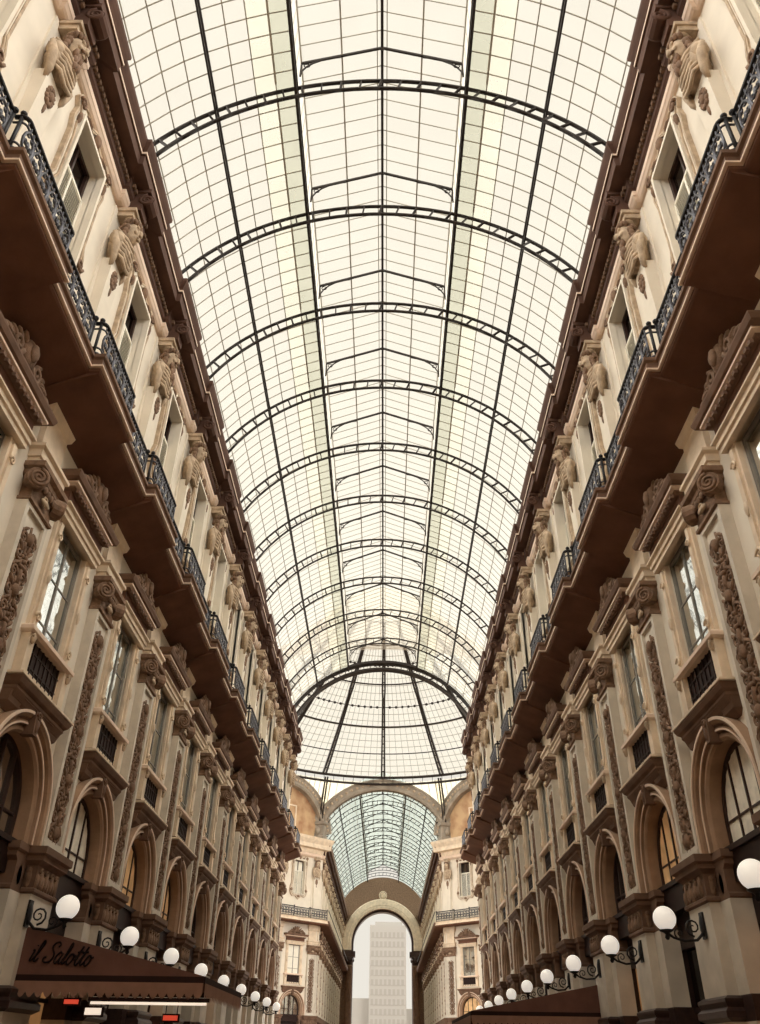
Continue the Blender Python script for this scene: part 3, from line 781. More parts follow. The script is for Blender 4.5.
# ------------------------------------------------------------------ glass vault
VC, VR = 19.10, 7.97
A0, A1 = math.radians(17.0), math.acos(2.64/VR)
AM = math.acos(4.96/VR)
EZ, RZ_, EX = 28.05, 29.10, 2.60
def vp(a, r=VR): return (r*math.cos(a), VC+r*math.sin(a))
def make_rib():
    t = thing('roof_rib'); D = .50
    for nm, r in (('outer_chord', VR-.06), ('inner_chord', VR-D)):
        b = MB(); b.arch([(r-.032, -.05), (r-.032, .05), (r+.032, .05), (r+.032, -.05)], VC, VC, 48, True, A0, PI-A0); b.build(nm, M['roofiron'], t)
    w = MB(); n = 32; P = []
    for i in range(n+1):
        a = A0+(PI-2*A0)*i/n; p, q_ = vp(a, VR-.06), vp(a+.012, VR-D)
        pq = [(p[0], 0, p[1]), (q_[0], 0, q_[1])]
        P += pq if i % 2 == 0 else pq[::-1]
    for p_, q_ in zip(P, P[1:]): pass
    w.tube(P, .06, 6)
    w.build('web_posts', M['roofiron'], t)
    return t
def make_glazing(gl, mid, dim):
    """one bay of roof glass, local y from 0 to BAY"""
    t = thing('roof_glazing')
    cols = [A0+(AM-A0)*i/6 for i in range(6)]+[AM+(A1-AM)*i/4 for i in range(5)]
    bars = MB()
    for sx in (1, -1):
        groups = {'clear_glass': (cols[:9], gl), 'pale_shade_glass': (cols[8:10], mid), 'dim_shade_glass': (cols[9:11], dim)}  # columns by the lantern carry the walkway shade as tint
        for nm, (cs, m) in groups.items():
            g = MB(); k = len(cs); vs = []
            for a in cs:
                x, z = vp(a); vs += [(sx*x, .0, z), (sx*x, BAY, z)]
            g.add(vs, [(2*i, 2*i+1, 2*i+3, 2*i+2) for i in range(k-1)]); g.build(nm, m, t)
        for a in cols[:-1]:
            x, z = vp(a, VR-.02); bars.bar((sx*x, 0, z), (sx*x, BAY, z), .032, .03)
        for j in range(1, 8):
            y = BAY*j/8; pts = [vp(a, VR-.02) for a in cols]
            for p_, q_ in zip(pts, pts[1:]): bars.bar((sx*p_[0], y, p_[1]), (sx*q_[0], y, q_[1]), .024, .03, (0, 1, 0))
        # batten stands in for the walkway edge above, beside the lantern
        x, z = vp(cols[9], VR-.03); bars.bar((sx*x, .25, z), (sx*x, BAY-.25, z), .06, .04)
    bars.build('glazing_bars', M['bar'], t)
    return t
def make_lantern(gl):
    t = thing('roof_lantern')
    g = MB(); zb = VC+VR*math.sin(A1)
    for sx in (1, -1):
        g.add([(sx*2.64, 0, zb), (sx*2.64, BAY, zb), (sx*EX, BAY, EZ), (sx*EX, 0, EZ)], [(0, 1, 2, 3)])
        g.add([(sx*EX, 0, EZ), (sx*EX, BAY, EZ), (0, BAY, RZ_), (0, 0, RZ_)], [(0, 1, 2, 3)])
    g.build('glass', gl, t)
    b = MB()
    for sx in (1, -1):
        b.bar((sx*EX, 0, EZ), (sx*EX, BAY, EZ), .07, .07)
        xm = EX*.5; zm = (EZ+RZ_)/2; b.bar((sx*xm, 0, zm-.02), (sx*xm, BAY, zm-.02), .05, .05); b.bar((sx*.16, 0, RZ_-.09), (sx*.16, BAY, RZ_-.09), .03, .03)
        for j in range(1, 8):
            y = BAY*j/8; b.bar((sx*EX, y, EZ-.02), (0, y, RZ_-.02), .022, .03); b.bar((sx*2.64, y, zb), (sx*EX, y, EZ), .022, .03, (0, 1, 0))
    b.build('glazing_bars', M['bar'], t)
    r = MB(); r.bar((0, 0, RZ_-.05), (0, BAY, RZ_-.05), .09, .10); r.build('ridge_bar', M['roofiron'], t)
    k = MB()
    for sx in (1, -1):
        k.bar((sx*EX, BAY-.02, EZ-.03), (0, BAY-.02, RZ_-.06), .06, .09)
        pts = [(sx*(EX-.02), BAY-.02, EZ-.75)]
        for i in range(7):
            a = (PI/2)*i/6; pts.append((sx*(EX-.02-1.25*(1-math.cos(a))), BAY-.02, EZ-.75+.98*math.sin(a)+.16*(1-math.cos(a))))
        k.tube(pts, .03, 5); k.bar((sx*(EX-.02), BAY-.02, EZ-.8), (sx*(EX-.02), BAY-.02, EZ), .05, .05, (0, 1, 0))
        k.tube([(sx*(EX-.2+.1*math.cos(2*PI*q_/8)), BAY-.02, EZ-.16+.1*math.sin(2*PI*q_/8)) for q_ in range(8)], .02, 4, True)
    k.ell((0, BAY-.02, RZ_-.1), (.09, .06, .09), 8, 5)
    k.build('gable_truss', M['roofiron'], t)
    return t
print('vault')
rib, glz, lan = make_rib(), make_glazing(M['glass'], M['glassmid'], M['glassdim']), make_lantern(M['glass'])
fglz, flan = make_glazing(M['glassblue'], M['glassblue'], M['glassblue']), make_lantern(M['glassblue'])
def lay(proto, y, label, cat, group, first):
    o = proto if first else copy_tree(proto); o.location = (0, y, 0); tag(o, label, cat, group); return o
for i, k in enumerate(range(-1, 10)):
    lay(rib, RIB0+BAY*k, 'black iron ladder arch spanning the near glass vault, %s from the camera' % ORD[i], 'roof rib', 'iron ribs of the near vault', i == 0)
    lay(glz, RIB0+BAY*k, 'bay of cream glass between vault ribs, %s from the camera in the near vault' % ORD[i], 'roof glass', 'glass bays of the near vault', i == 0)
    lay(lan, RIB0+BAY*k, 'raised glass ridge lantern bay with gable truss, %s from the camera' % ORD[i], 'roof lantern', 'lantern bays of the near vault', i == 0)
nf = int(round((FAR1-FAR0)/BAY))
for i in range(nf):
    y = FAR0+BAY*i
    lay(rib, y, 'iron rib of the far vault beyond the dome, %s behind its front arch' % ORD[i], 'roof rib', 'iron ribs of the far vault', False)
    lay(fglz, y, 'far vault glass bay, grazing sheen in its bluish tint, %s behind its front arch' % ORD[i], 'roof glass', 'glass bays of the far vault', i == 0)
    lay(flan, y, 'ridge lantern bay of the far vault, %s behind its front arch' % ORD[i], 'roof lantern', 'lantern bays of the far vault', i == 0)
def purlin(name, x, z, w, h, y0, y1, label):
    t = thing(name, label, 'roof beam'); t.location = (x, y0, z)
    b = MB(); L = y1-y0
    b.bar((0, 0, 0), (0, L, 0), w, .07); b.build('upper_flange', M['roofiron'], t)
    b = MB(); b.bar((0, 0, -h), (0, L, -h), w*.8, .06); b.build('lower_flange', M['roofiron'], t)
    b = MB(); n = int(L/.75)
    b.tube([(0, L*i/n, -h if i % 2 else 0) for i in range(n+1)], .025, 4)
    b.build('lattice', M['roofiron'], t)
for nm, x, w, h in (('outer', 4.96, .07, .28), ('inner', 2.64, .11, .30)):
    for sd, sx in (('left', -1), ('right', 1)):
        z = VC+math.sqrt(VR**2-x*x)-.05
        ps_ = 'beside the ridge lantern' if nm == 'inner' else 'halfway up the curve'
        purlin('roof_purlin', sx*x, z, w, h, RIB0-BAY, END, 'long iron beam %s on the %s side of the near vault' % (ps_, sd))
        purlin('roof_purlin', sx*x, z, w*1.3, h, FAR0, FAR1, 'long iron beam %s on the %s side of the far vault' % (ps_, sd))

# end arch of the near vault (deep iron and lead arch against the dome)
def end_arch(y, label, depth, band, m2):
    t = thing('vault_end_arch', label, 'arch'); t.location = (0, y, 0)
    b = MB(); b.arch([(VR-.62, -.1), (VR-.62, depth), (VR-.48, depth), (VR-.48, -.1)], VC, VC, 48, True, A0, PI-A0); b.arch([(VR-.08, -.1), (VR-.08, depth), (VR+.05, depth), (VR+.05, -.1)], VC, VC, 48, True, A0, PI-A0)
    b.build('iron_chord', M['roofiron'], t)
    b = MB(); P = []
    for i in range(41):
        a = A0+(PI-2*A0)*i/40; p, q_ = vp(a, VR-.06), vp(a, VR-.55); pq = [(p[0], depth/2, p[1]), (q_[0], depth/2, q_[1])]; P += pq if i % 2 else pq[::-1]
    b.tube(P, .035, 5); b.build('web_posts', M['roofiron'], t)
    b = MB(); b.arch([(VR+.05, -.0), (VR+.05, depth), (VR+band, depth), (VR+band, 0)], VC, VC, 48, True, .16, PI-.16); b.build('face_band', m2, t)
end_arch(END, 'deep dark iron arch closing the near vault in front of the dome', .5, .15, M['roofiron'])

# ------------------------------------------------------------------ octagon and dome
DR, DZ = 17.6, 28.3
TM = 13.6                   # how far in from the foot ring the ribs run
print('dome')
def sph(th, t, off=0.0):       # th azimuth from +y, t distance in from the foot ring
    c = DR-t-off
    return (c*math.sin(th), OC+c*math.cos(th), DZ+.8*t+.012*t*t-off*.5)
def dome_rib(i):
    th = 2*PI*i/16; t = thing('dome_rib'); t.location = (0, OC, DZ)
    for nm, off in (('left_flange', -.010), ('right_flange', .010)):
        b = MB(); pr = [Vector(sph(th+off*(1 if k < 12 else 1.6), TM*k/20, .05))-Vector((0, OC, DZ)) for k in range(21)]
        for p_, q_ in zip(pr, pr[1:]): b.bar(p_, q_, .17, .24, p_.normalized())
        b.build('flange', M['roofiron'], t)
    b = MB()
    for k in range(20):
        b.bar(Vector(sph(th-.01, TM*k/20, .06))-Vector((0, OC, DZ)), Vector(sph(th+.01, TM*k/20, .06))-Vector((0, OC, DZ)), .06, .1)
    b.build('cross_tie', M['roofiron'], t)
    return t
DIRS = ['behind the far arch crown', 'first right of the far arch crown', 'second right of the far arch crown']
for i in range(16):
    j = i if i <= 8 else i-16
    if abs(j) > 4: continue
    o = dome_rib(i)
    s_ = 'right' if j > 0 else 'left'
    tag(o, 'iron rib of the glass dome rising straight above the far arch' if j == 0 else 'curved iron rib of the glass dome, %s %s of the centre rib' % (['first', 'second', 'third', 'fourth'][abs(j)-1], s_), 'dome rib', 'dome ribs')
rings = [(0, .30, 'widest black ring beam at the foot of the glass dome'), (2.4, .12, 'thin dome ring, first above the foot ring'), (4.95, .18, 'dome ring, second above the foot ring'), (6.7, .09, 'thin dotted dome ring, third above the foot ring'), (8.65, .17, 'dome ring, fourth above the foot ring'), (10.2, .09, 'thin dome ring, fifth above the foot ring'), (11.8, .15, 'dome ring, sixth above the foot ring'), (13.6, .2, 'small crown ring at the top of the dome')]
for ph, w, lb in rings:
    r = DR-ph-.08; b = MB(); P = [(r*math.sin(2*PI*k/96), r*math.cos(2*PI*k/96), 0) for k in range(-32, 33)]
    b.tube(P, w*.5, 6)
    if w < .1:
        for k in range(0, 65): b.ell(P[k], (.16, .16, .16), 6, 4)
    if w > .25:
        b.tube([(p[0]*1.0, p[1]*1.0, -.75) for p in P], .13, 6)
        for k in range(65): b.bar((P[k][0], P[k][1], 0), (P[k][0], P[k][1], -.75), .05, .05)
    o = b.build('dome_ring', M['roofiron']); o.location = (0, OC, DZ+.8*ph+.012*ph*ph); tag(o, lb, 'dome ring', 'dome rings')
t = thing('dome_glazing', 'great cream glass shell of the dome over the crossing', 'dome glass'); t.location = (0, OC, DZ)
g = MB(); nn, mm = 64, 18; vs = []; fs = []
for j in range(mm+1):
    for i in range(nn): vs.append(Vector(sph(2*PI*i/nn, TM*j/mm))-Vector((0, OC, DZ)))
for j in range(mm):
    for i in range(nn): fs.append((j*nn+i, j*nn+(i+1) % nn, (j+1)*nn+(i+1) % nn, (j+1)*nn+i))
fs.append(tuple(mm*nn+i for i in range(nn)))
g.add(vs, fs); g.build('glass', M['glass'], t)
b = MB()
for k in range(-36, 37):
    th = 2*PI*k/128; pr = [Vector(sph(th, 11.8*j/10, .03))-Vector((0, OC, DZ)) for j in range(11)]
    for p_, q_ in zip(pr, pr[1:]): b.bar(p_, q_, .035, .05, (0, 0, 1))
for j in range(1, 20):
    ph = .61*j; pr = [Vector(sph(2*PI*k/96, ph, .03))-Vector((0, OC, DZ)) for k in range(-28, 29)]
    for p_, q_ in zip(pr, pr[1:]): b.bar(p_, q_, .035, .05)
b.build('glazing_bars', M['bar'], t)

# spandrels and arch bands on the far faces of the octagon
CL = 10.4                                         # length of an angled corner face
CORN = {'far': ((0, FAR0), -PI/2), 'left': ((-W-CL*.3536, FAR0-CL*.3536), -PI/4), 'right': ((W+CL*.3536, FAR0-CL*.3536), -3*PI/4)}
def face_frame(key):
    (cx_, cy_), ny = CORN[key]; return Matrix.Translation((cx_, cy_, 0)) @ Matrix.Rotation(ny-PI/2, 4, 'Z')
for key in ('far', 'left', 'right'):
    T = face_frame(key); ny = CORN[key][1]
    R = VR if key == 'far' else 5.2; zc = VC if key == 'far' else VC+2.3
    nm = {'far': 'over the mouth of the far arcade', 'left': 'over the angled corner left of the far arch', 'right': 'over the angled corner right of the far arch'}[key]
    t = thing('arch_band', 'grey patterned arch band '+nm, 'arch', 'arch bands under the dome'); t.matrix_world = T
    b = MB(); b.arch([(R-.1, -.5), (R-.1, .35), (R+.12, .45), (R+.3, .38), (R+.8, .38), (R+.95, .48), (R+1.1, .40), (R+1.1, -.5)], zc, zc, 40, True, .14, PI-.14); b.build('band', M['lead'], t)
    b = MB()
    for i in range(36):
        a = .2+(PI-.4)*i/35; b.ell(((R+.55)*math.cos(a), .40, zc+(R+.55)*math.sin(a)), (.16, .07, .16), 6, 4)
    b.build('rosette_row', M['relief'], t)
    # glazed spandrel between band and dome ring
    t = thing('spandrel', 'patterned pale glass spandrel '+nm, 'spandrel', 'spandrels under the dome'); t.matrix_world = T
    Ti = T.inverted(); b = MB(); vs = []; fs = []; n = 32; half = (W+.55) if key == 'far' else CL/2+.2
    for i in range(n+1):
        x = -half+2*half*i/n; xx = max(-R-.95, min(R+.95, x)); za = zc+math.sqrt(max(0.02, (R+1.0)**2-xx*xx))
        w_ = T @ Vector((x, 0, 0)); d = Vector((w_.x, w_.y-OC)); d.normalize(); tp = Ti @ Vector((d.x*DR, OC+d.y*DR, DZ-.5))
        for k in range(4):
            f = k/3; vs.append(Vector((x, .1, min(za, DZ-.6))).lerp(tp, f))
    for i in range(n):
        for k in range(3): fs.append((i*4+k, i*4+k+1, (i+1)*4+k+1, (i+1)*4+k))
    b.add(vs, fs); b.build('glass', M['pattern'], t)
    b = MB()
    for i in range(0, n+1, 2): b.bar(Vector(vs[i*4])+Vector((0, .05, 0)), Vector(vs[i*4+3])+Vector((0, .05, 0)), .05, .05, (0, 1, 0))
    b.build('glazing_bars', M['bar'], t)
    if key != 'far':
        t = thing('painted_lunette', 'ochre painted half-round wall above the angled corner %s of the far arch' % key, 'mural'); t.matrix_world = T
        b = MB(); b.prism([(5.3*math.cos(PI*i/24), zc-2.4+(2.4 if 0 < i < 24 else 0)+5.3*math.sin(PI*i/24)) for i in range(25)], -.6, -.3); b.build('painted_wall', M['mural'], t)
        b = MB(); b.ring([(-1.5, 22.2), (1.5, 22.2), (1.5, 24.6), (-1.5, 24.6)], [(-1.35, 22.35), (1.35, 22.35), (1.35, 24.45), (-1.35, 24.45)], -.3, -.2); b.build('moulding', M['tan'], t)
    # iron rib from the ring down to the corner
for sx in (-1, 1):
    t = thing('pendentive_rib', 'iron rib running down from the dome ring to the %s corner of the far arch' % ('left' if sx < 0 else 'right'), 'dome rib'); t.location = (0, 0, 0)
    a = Vector((sx*(W+.25), FAR0-.2, 23.2)); d = Vector((sx*(W+.25), FAR0-.2-OC)).normalized(); c = Vector((d.x*DR, OC+d.y*DR, DZ-.3))
    b = MB(); off = Vector((.13, .0, 0))
    for o_ in (-1, 1):
        P = [a.lerp(c, k/6)+Vector((0, -.12-.25*math.sin(PI*k/6), 0))+off*o_ for k in range(7)]
        for p_, q_ in zip(P, P[1:]): b.bar(p_, q_, .10, .18)
    b.build('twin_flange', M['roofiron'], t)
    t2 = thing('corner_pier', 'carved stone corner block below the dome rib, %s of the far arch' % ('left' if sx < 0 else 'right'), 'pier', 'corner blocks under the dome'); t2.location = (sx*(W+.3), FAR0-.1, 0); t2.rotation_euler = (0, 0, -PI/2-PI/2+(-sx)*(-PI/8))
    b = MB(); b.stack(.55, [(.3, 21.4), (.5, 21.5), (.5, 21.8), (.38, 21.9), (.38, 23.0), (.55, 23.1), (.55, 23.4)], -.5); b.ell((0, .5, 22.4), (.3, .2, .4), 10, 6); b.build('carved_block', M['lead'], t2)

# angled corner facades with the same bay design
WORDS = {-1: 'nearest the far arcade', 0: 'in the middle', 1: 'farthest from the far arcade'}
for key in ('left', 'right'):
    T = face_frame(key); ny = CORN[key][1]; rz = ny-PI/2; sg = 1 if key == 'left' else -1
    # local x: for the left face the far arcade lies towards -x, for the right towards +x
    mb = MB()
    c0 = -sg*(CL/2-3.0)           # bay centre beside the far arcade
    wall_bay(mb, c0); wall_bay(mb, c0+sg*BAY)
    lo, hi = min(c0-BAY/2, c0+sg*BAY-BAY/2), max(c0+BAY/2, c0+sg*BAY+BAY/2)
    mb.box(-CL/2-.3, lo, -.8, 0, 0, 21.3) if lo > -CL/2-.3 else None
    mb.box(hi, CL/2+.3, -.8, 0, 0, 21.3) if hi < CL/2+.3 else None
    mb.box(-CL/2-.3, CL/2+.3, -1.0, -.8, 0, 24)
    w = mb.build('wall_corner_'+key, M['cream']); w.matrix_world = T; struct(w)
    for nb, xc in (('beside the far arcade', c0), ('behind the near wall', c0+sg*BAY)):
        L = T @ Vector((xc, 0, 0)); suf = 'on the %s angled corner, %s' % (key, nb)
        for k_, tx, cat, grp in (('arch', 'moulded stone arch', 'arch', 'street level arches'), ('hood', 'moulded shelf over an arch', 'hood', 'shelves over the arches'), ('aww' if key == 'right' else 'awd', 'arched window', 'window', 'arched windows'), ('shopd', 'shop front', 'shop front', 'shop fronts'),
                                 ('win', 'tall window', 'window', 'tall main floor windows'), ('wcor', 'cornice with crest', 'cornice', 'window cornices'), ('attic', 'attic window', 'window', 'attic windows'), ('rails', 'straight balcony railing', 'railing', 'straight balcony railings')):
            if nb != 'beside the far arcade' and k_ not in ('win', 'attic', 'wcor', 'rails', 'arch'): continue
            o = place(k_, L, rz, tx+' '+suf, cat, grp, True)
            if key == 'left' and k_ in ('win', 'attic'):
                for ch in o.children:
                    if ch.name.startswith('pane'): ch.data = ch.data.copy(); ch.data.materials.clear(); ch.data.materials.append(M['blind']); ch.name = 'blind'
    for nb, xc in (('next to the far arcade', c0-sg*BAY/2), ('on its middle', c0+sg*BAY/2)):
        L = T @ Vector((xc, 0, 0)); suf = 'on the %s angled corner, %s' % (key, nb)
        for k_, tx, cat, grp in (('pier', 'grey stone pier', 'pier', 'street level piers'), ('pil', 'carved pilaster', 'pilaster', 'carved pilasters'), ('herm', 'draped bust', 'statue', 'herm busts under the roof cornice'), ('railb', 'bowed balcony railing', 'railing', 'bowed balcony railings')):
            place(k_, L, rz, tx+' '+suf, cat, grp, True)
    t = thing('balcony', 'balcony ledge across the angled corner %s of the far arch' % key, 'balcony'); t.matrix_world = T
    h = CL/2+.3; b = MB(); b.stack(h, [(1.1, 12.96), (1.16, 13.0), (1.16, 13.1)], 0); b.build('slab', M['soffit'], t)
    b = MB(); b.stack(h+.05, [(1.2, 13.1), (1.2, 13.15), (1.16, 13.2), (1.16, 13.35), (1.22, 13.42)], 0); b.build('fascia', M['tan'], t)
    t = thing('roof_cornice', 'roof cornice across the angled corner %s of the far arch' % key, 'cornice'); t.matrix_world = T
    b = MB(); b.stack(h, [(.12, 19.5), (.25, 19.65), (.25, 19.9)], 0); b.build('pale_bed_moulding', M['pink'], t)
    b = MB(); b.stack(h+.1, [(.3, 19.9), (.36, 20.3), (.72, 20.4), (.72, 20.8), (.9, 21.2), (.95, 21.46)], -1); b.build('crown_moulding', M['tan'], t)

# ------------------------------------------------------------------ far arm walls, exit arch, tower
for side, (X, rz) in SIDE.items():
    q = (lambda y: y) if side == 'right' else (lambda y: -y)
    def bx(b, y0, y1, a, c, z0, z1):
        p_, r_ = sorted((q(y0), q(y1))); b.box(p_, r_, a, c, z0, z1)
    b = MB(); bx(b, FAR0, FAR1+1, -1.5, 0, 0, 21.3)
    w = b.build('wall_far_'+side, M['tan']); w.location = (X, 0, 0); w.rotation_euler = (0, 0, rz); struct(w)
    def strip(nm, lb, cat, spec):
        t = thing(nm, lb % side, cat); t.location = (X, 0, 0); t.rotation_euler = (0, 0, rz)
        for pn, m, boxes in spec:
            b = MB()
            for (a, c, z0, z1) in boxes: bx(b, FAR0-.2, FAR1, a, c, z0, z1)
            b.build(pn, M[m], t)
        return t
    strip('balcony', 'long balcony ledge along the %s side of the far arcade', 'balcony', [('slab', 'soffit', [(0, 1.15, 12.96, 13.1)]), ('fascia', 'brown', [(0, 1.22, 13.1, 13.42)]), ('handrail', 'iron', [(1.08, 1.14, 14.36, 14.44)])])
    strip('roof_cornice', 'roof cornice along the %s side of the far arcade', 'cornice', [('pale_bed_moulding', 'pink', [(0, .3, 19.55, 19.9)]), ('soffit', 'cornice', [(0, .45, 19.9, 20.4), (0, .75, 20.4, 20.8)]), ('crown_moulding', 'brown', [(-.8, .95, 20.8, 21.46)])])
    strip('string_course', 'brown band above the arches on the %s side of the far arcade', 'moulding', [('band', 'brown', [(0, .4, 4.5, 4.95)])])
    for i in range(nf):
        y = FAR0+.5+BAY*i; L = (X, y, 0); wd = ORD[i]
        place('pil', L, rz, 'carved pilaster in the far arcade, %s along its %s side' % (wd, side), 'pilaster', 'pilasters of the far arcade', True)
        place('herm', L, rz, 'draped bust in the far arcade, %s along its %s side' % (wd, side), 'statue', 'busts of the far arcade', True)
        place('wcor', (X, y+BAY/2, 0), rz, 'window cornice in the far arcade, %s along its %s side' % (wd, side), 'cornice', 'window cornices of the far arcade', True)
        place('pier', L, rz, 'stone pier in the far arcade, %s along its %s side' % (wd, side), 'pier', 'piers of the far arcade', True)

t = thing('exit_arch', 'great round stone exit arch closing the far arcade', 'arch'); t.location = (0, FAR1, 0); t.rotation_euler = (0, 0, PI)
ER, EC = 5.1, 17.05
b = MB(); n = 32; o_ = []; i_ = []
for k in range(n+1):
    a = PI*k/n; i_.append((ER*math.cos(a), EC+ER*math.sin(a))); 
    ca, sa = math.cos(a), math.sin(a)
    o_.append((7.98*ca, VC-.05+8.0*sa if 0 < k < n else EC))
vs = []; fs = []
for yy in (-.0, -3.0):
    for L in (o_, i_): vs += [(x, yy, z) for x, z in L]
m_ = n+1
for k in range(n):
    fs += [(k, k+1, m_+k+1, m_+k), (2*m_+k, 3*m_+k, 3*m_+k+1, 2*m_+k+1), (m_+k, m_+k+1, 3*m_+k+1, 3*m_+k), (k, 2*m_+k, 2*m_+k+1, k+1)]
b.add(vs, fs)
for sx in (-1, 1): b.box(min(sx*ER, sx*7.0), max(sx*ER, sx*7.0), -3.0, 0, 0, EC)
b.build('arch_wall', M['rust'], t)
b = MB(); b.arch([(ER, -.2), (ER, .25), (ER+.25, .35), (ER+.5, .35), (ER+.55, .42), (ER+1.35, .42), (ER+1.5, .2), (ER+1.5, -.1)], EC, EC-1.0, 36); b.build('archivolt', M['tan'], t)
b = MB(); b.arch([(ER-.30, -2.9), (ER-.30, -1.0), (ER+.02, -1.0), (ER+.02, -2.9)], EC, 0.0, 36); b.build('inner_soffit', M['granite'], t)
b = MB(); b.ell((0, .15, EC+ER+2.05), (.5, .25, .5), 14, 8); b.spiral((0, .4, EC+ER+2.05), .42, 2, .08, n=5); b.tube([(.62*math.cos(2*PI*k/20), .1, EC+ER+2.05+.62*math.sin(2*PI*k/20)) for k in range(20)], .09, 6, True); b.build('medallion', M['tan'], t)
for sx in (-1, 1):
    b = MB(); b.lathe((sx*(ER+.25), .35, 0), [(.75, 0), (.75, 1.6), (.55, 1.9), (.5, 13.6), (.62, 13.7), (.5, 13.9)], 18); b.build('column', M['brown'], t)
    b = MB(); b.lathe((sx*(ER+.25), .35, 0), [(.52, 13.9), (.62, 14.4), (.8, 15.0), (.75, 15.05)], 18)
    for k in range(8): b.ell((sx*(ER+.25)+.66*math.cos(k*PI/4), .35+.66*math.sin(k*PI/4), 14.6), (.16, .16, .35), 6, 4)
    b.box(sx*(ER+.25)-.95, sx*(ER+.25)+.95, -.5, 1.1, 15.0, 15.8); b.build('column_capital', M['granite'], t)

t = thing('tower_block', 'pale hazy tower block seen through the exit arch', 'building'); t.location = (1.6, 330, 0)
b = MB(); b.box(-6.6, 6.6, 0, 14, 0, 42); b.box(-4.8, 5.2, 1, 13, 42, 43.2); b.box(-14, -6.6, 3, 14, 0, 19); b.box(6.6, 14, 4, 14, 0, 16); b.build('facade', M['tower'], t)
for i in range(12):
    b = MB(); z = 5+i*3
    b.box(-6.2, 6.2, -.07, -.0, z-.2, z)
    for k in range(8): b.box(-6+k*1.55, -5.1+k*1.55, -.04, .02, z, z+1.7)
    b.build('window_row', M['towerwin'], t)
# ------------------------------------------------------------------ awnings
def awning(side, y0, y1, xw, xt, zt, ztip, label, text):
    sg = -1 if side == 'left' else 1
    t = thing('awning', label, 'awning'); t.location = (xw*sg, y0, 0); dx = (xw-xt)*-sg; L = y1-y0
    # local x runs from wall (0) to the tip (dx)
    b = MB(); th = .03
    b.add([(0, 0, zt), (dx, 0, ztip), (dx, L, ztip), (0, L, zt), (0, 0, zt-th), (dx, 0, ztip-th), (dx, L, ztip-th), (0, L, zt-th)], [(0, 1, 2, 3), (7, 6, 5, 4), (0, 4, 5, 1), (1, 5, 6, 2), (2, 6, 7, 3), (3, 7, 4, 0)])
    b.build('canopy', M['awning'], t)
    zl = ztip-.02
    for yy in (0, L):
        b = MB(); b.add([(0, yy-.015, zl), (dx, yy-.015, zl), (0, yy-.015, zt-.03), (0, yy+.015, zl), (dx, yy+.015, zl), (0, yy+.015, zt-.03)], [(0, 1, 2), (5, 4, 3), (0, 3, 4, 1), (1, 4, 5, 2), (2, 5, 3, 0)]); b.build('end_panel', M['awning'], t)
    b = MB()
    for p_, q_ in (((0, 0, zl-.04), (dx, 0, zl-.04)), ((0, L, zl-.04), (dx, L, zl-.04)), ((dx, 0, zl-.04), (dx, L, zl-.04))): b.bar(p_, q_, .05, .10)
    b.build('frame_bar', M['awningtrim'], t)
    v = MB()
    def val(a, c, n):
        a = Vector(a); c = Vector(c)
        for i in range(n):
            p_ = a.lerp(c, i/n); r_ = a.lerp(c, (i+1)/n); vs = [p_, r_]+[r_.lerp(p_, k/8)-Vector((0, 0, .17+.09*math.sin(PI*k/8))) for k in range(9)]
            v.add(vs, [tuple(range(len(vs)))])
    val((0, -.03, zl-.09), (dx, -.03, zl-.09), 22); val((dx+.03*-sg, 0, zl-.09), (dx+.03*-sg, L, zl-.09), 28)
    v.build('scalloped_valance', M['valance'], t)
    return t, dx, zl
AY0, AY1 = 17.0, 21.5
aw, dxl, zl = awning('left', AY0, AY1, 6.55, 3.0, 3.60, 2.80, 'brown awning with script lettering and scalloped edge beside the left wall', True)
# script lettering "il Salotto" on the near end panel
GL = {
 'i': ([[(0, .55), (.08, .6), (.10, .5), (.02, .1), (.06, 0), (.16, .06), (.24, .2)], [(.15, .82), (.17, .86)]], .24),
 'l': ([[(0, .2), (.16, .55), (.27, .95), (.24, 1.12), (.16, 1.05), (.06, .4), (.04, .1), (.10, 0), (.18, .06), (.26, .2)]], .26),
 'S': ([[(.62, .86), (.68, 1.0), (.55, 1.12), (.36, 1.06), (.26, .88), (.34, .68), (.5, .5), (.54, .28), (.42, .06), (.2, -.02), (.0, .08), (.0, .24), (.12, .28)]], .66),
 'a': ([[(.36, .5), (.22, .6), (.08, .46), (.02, .2), (.08, .02), (.2, .06), (.34, .36), (.38, .56), (.32, .14), (.38, 0), (.48, .08), (.54, .2)]], .52),
 'o': ([[(.26, .56), (.12, .52), (.02, .28), (.06, .04), (.18, 0), (.3, .16), (.34, .4), (.26, .56), (.32, .46), (.48, .48)]], .46),
 't': ([[(0, .2), (.14, .6), (.24, 1.02), (.12, .4), (.10, .08), (.18, 0), (.28, .1), (.32, .2)], [(.02, .66), (.36, .74)]], .32),
 ' ': ([], .34)}
def smooth(P, n=5):
    if len(P) < 3: return P
    out = []
    for i in range(len(P)-1):
        p0 = P[max(0, i-1)]; p1 = P[i]; p2 = P[i+1]; p3 = P[min(len(P)-1, i+2)]
        for k in range(n):
            f = k/n; out.append(tuple(.5*((2*p1[d])+(-p0[d]+p2[d])*f+(2*p0[d]-5*p1[d]+4*p2[d]-p3[d])*f*f+(-p0[d]+3*p1[d]-3*p2[d]+p3[d])*f**3) for d in (0, 1)))
    return out+[P[-1]]
lt = MB(); cur = 0; sc = .30
for ch in 'il Salotto':
    st, adv = GL[ch]
    for s_ in st:
        P = [((.26+(cur+x+.28*z)*sc), -.035, zl+.23-.02*(cur+x)+z*sc) for x, z in smooth(s_)]
        lt.tube(P, .017, 5)
    cur += adv
lt.build('lettering', M['letter'], aw)
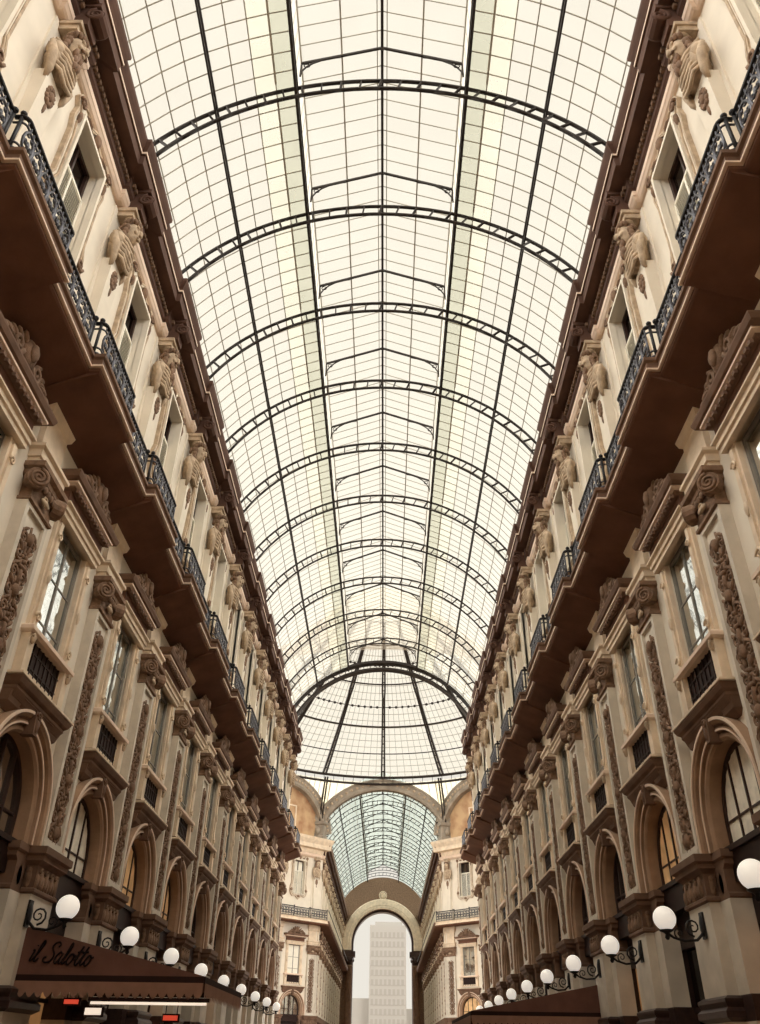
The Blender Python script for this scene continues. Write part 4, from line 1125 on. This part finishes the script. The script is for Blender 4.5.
# lamp tube under the awning
t = thing('tube_lamp', 'long white strip lamp glowing under the lettered awning', 'lamp'); t.location = (-6.36, AY0, 2.36)
b = MB(); b.tube([(1.35, 0, 0), (3.45, 0, 0)], .022, 8); b.build('tube', M['whitelamp'], t)
b = MB(); b.box(1.3, 3.5, -.03, .05, .03, .09); b.bar((1.6, .01, .08), (1.6, .01, .36), .02); b.bar((3.2, .01, .08), (3.2, .01, .36), .02); b.build('fitting', M['awningtrim'], t)
for nm, x, y, z, w, h, m, lb in (('lit_sign', -5.46, 17.3, 2.385, .26, .07, 'redlamp', 'small red lit sign under the lettered awning, nearest the wall'), ('lit_sign', -5.12, 17.6, 2.25, .30, .11, 'whitelamp', 'small white lit sign under the lettered awning'), ('lit_sign', -4.2, 20.0, 2.24, .30, .09, 'redlamp', 'red lit sign deeper under the lettered awning')):
    t = thing(nm, lb, 'sign', 'lit signs under the awning'); t.location = (x, y, z)
    b = MB(); b.box(-w/2, w/2, -.03, 0, -h/2, h/2); b.build('lit_face', M[m], t)
    b = MB(); b.box(-w/2-.03, w/2+.03, 0, .08, -h/2-.03, h/2+.03); b.bar((-w*.4, .04, h/2), (-w*.4, .04, 3.0-z), .015); b.bar((w*.4, .04, h/2), (w*.4, .04, 3.0-z), .015); b.build('case', M['awningtrim'], t)
aw2, _, _ = awning('right', 26.9, 34.5, 6.5, 2.8, 3.42, 2.74, 'plain brown awning with scalloped edge beside the right wall', False)

# ------------------------------------------------------------------ light
wd = bpy.data.worlds.new('overcast_sky'); S.world = wd; wd.use_nodes = True
nt = wd.node_tree; bg = nt.nodes['Background']; bg.inputs['Color'].default_value = (1.0, .958, .868, 1)
# overcast sky with bright side bands added to light the walls
tc = nt.nodes.new('ShaderNodeTexCoord'); sp = nt.nodes.new('ShaderNodeSeparateXYZ'); nt.links.new(tc.outputs['Generated'], sp.inputs[0])
ab = nt.nodes.new('ShaderNodeMath'); ab.operation = 'ABSOLUTE'; nt.links.new(sp.outputs['X'], ab.inputs[0])
mr = nt.nodes.new('ShaderNodeMath'); mr.operation = 'MULTIPLY'; mr.inputs[1].default_value = 6.0
rp = nt.nodes.new('ShaderNodeValToRGB'); rp.color_ramp.interpolation = 'EASE'; el = rp.color_ramp.elements
for n_, (p_, v_) in enumerate(((.36, .85/6.0), (.55, 1.0), (.66, 1.0), (.88, .25))):
    e_ = el[n_] if n_ < 2 else el.new(p_)
    e_.position = p_; e_.color = (v_, v_, v_, 1)
mc = nt.nodes.new('ShaderNodeMapRange'); mc.inputs['From Min'].default_value = .36; mc.inputs['From Max'].default_value = .6
mxc = nt.nodes.new('ShaderNodeMixRGB'); mxc.inputs[1].default_value = (1.0, .945, .84, 1); mxc.inputs[2].default_value = (1.0, .97, .92, 1)
nt.links.new(ab.outputs[0], mc.inputs['Value']); nt.links.new(mc.outputs[0], mxc.inputs[0]); nt.links.new(mxc.outputs[0], bg.inputs['Color'])
nt.links.new(ab.outputs[0], rp.inputs['Fac']); nt.links.new(rp.outputs['Color'], mr.inputs[0]); nt.links.new(mr.outputs[0], bg.inputs['Strength'])
sn = bpy.data.lights.new('fill_sun', 'SUN'); sn.energy = 1.0; sn.angle = math.radians(110); sn.color = (1, .95, .88)  # wide soft sun added to lift walls the overcast leaves dim
so = bpy.data.objects.new('fill_sun', sn); COL.objects.link(so); so.location = (0, -20, 80); so.rotation_euler = (math.radians(-32), 0, 0)
vs_ = S.view_settings; vs_.view_transform = 'Standard'; vs_.look = 'None'; vs_.gamma = 1; vs_.use_curve_mapping = False; vs_.exposure = 0.0
S.cycles.transparent_max_bounces = 24; S.cycles.max_bounces = 8; S.cycles.diffuse_bounces = 5; S.cycles.use_denoising = True
for k, o in PR.items():
    if k not in USED:
        for c in list(o.children_recursive): bpy.data.objects.remove(c)
        bpy.data.objects.remove(o)
print('done', len(bpy.data.objects))
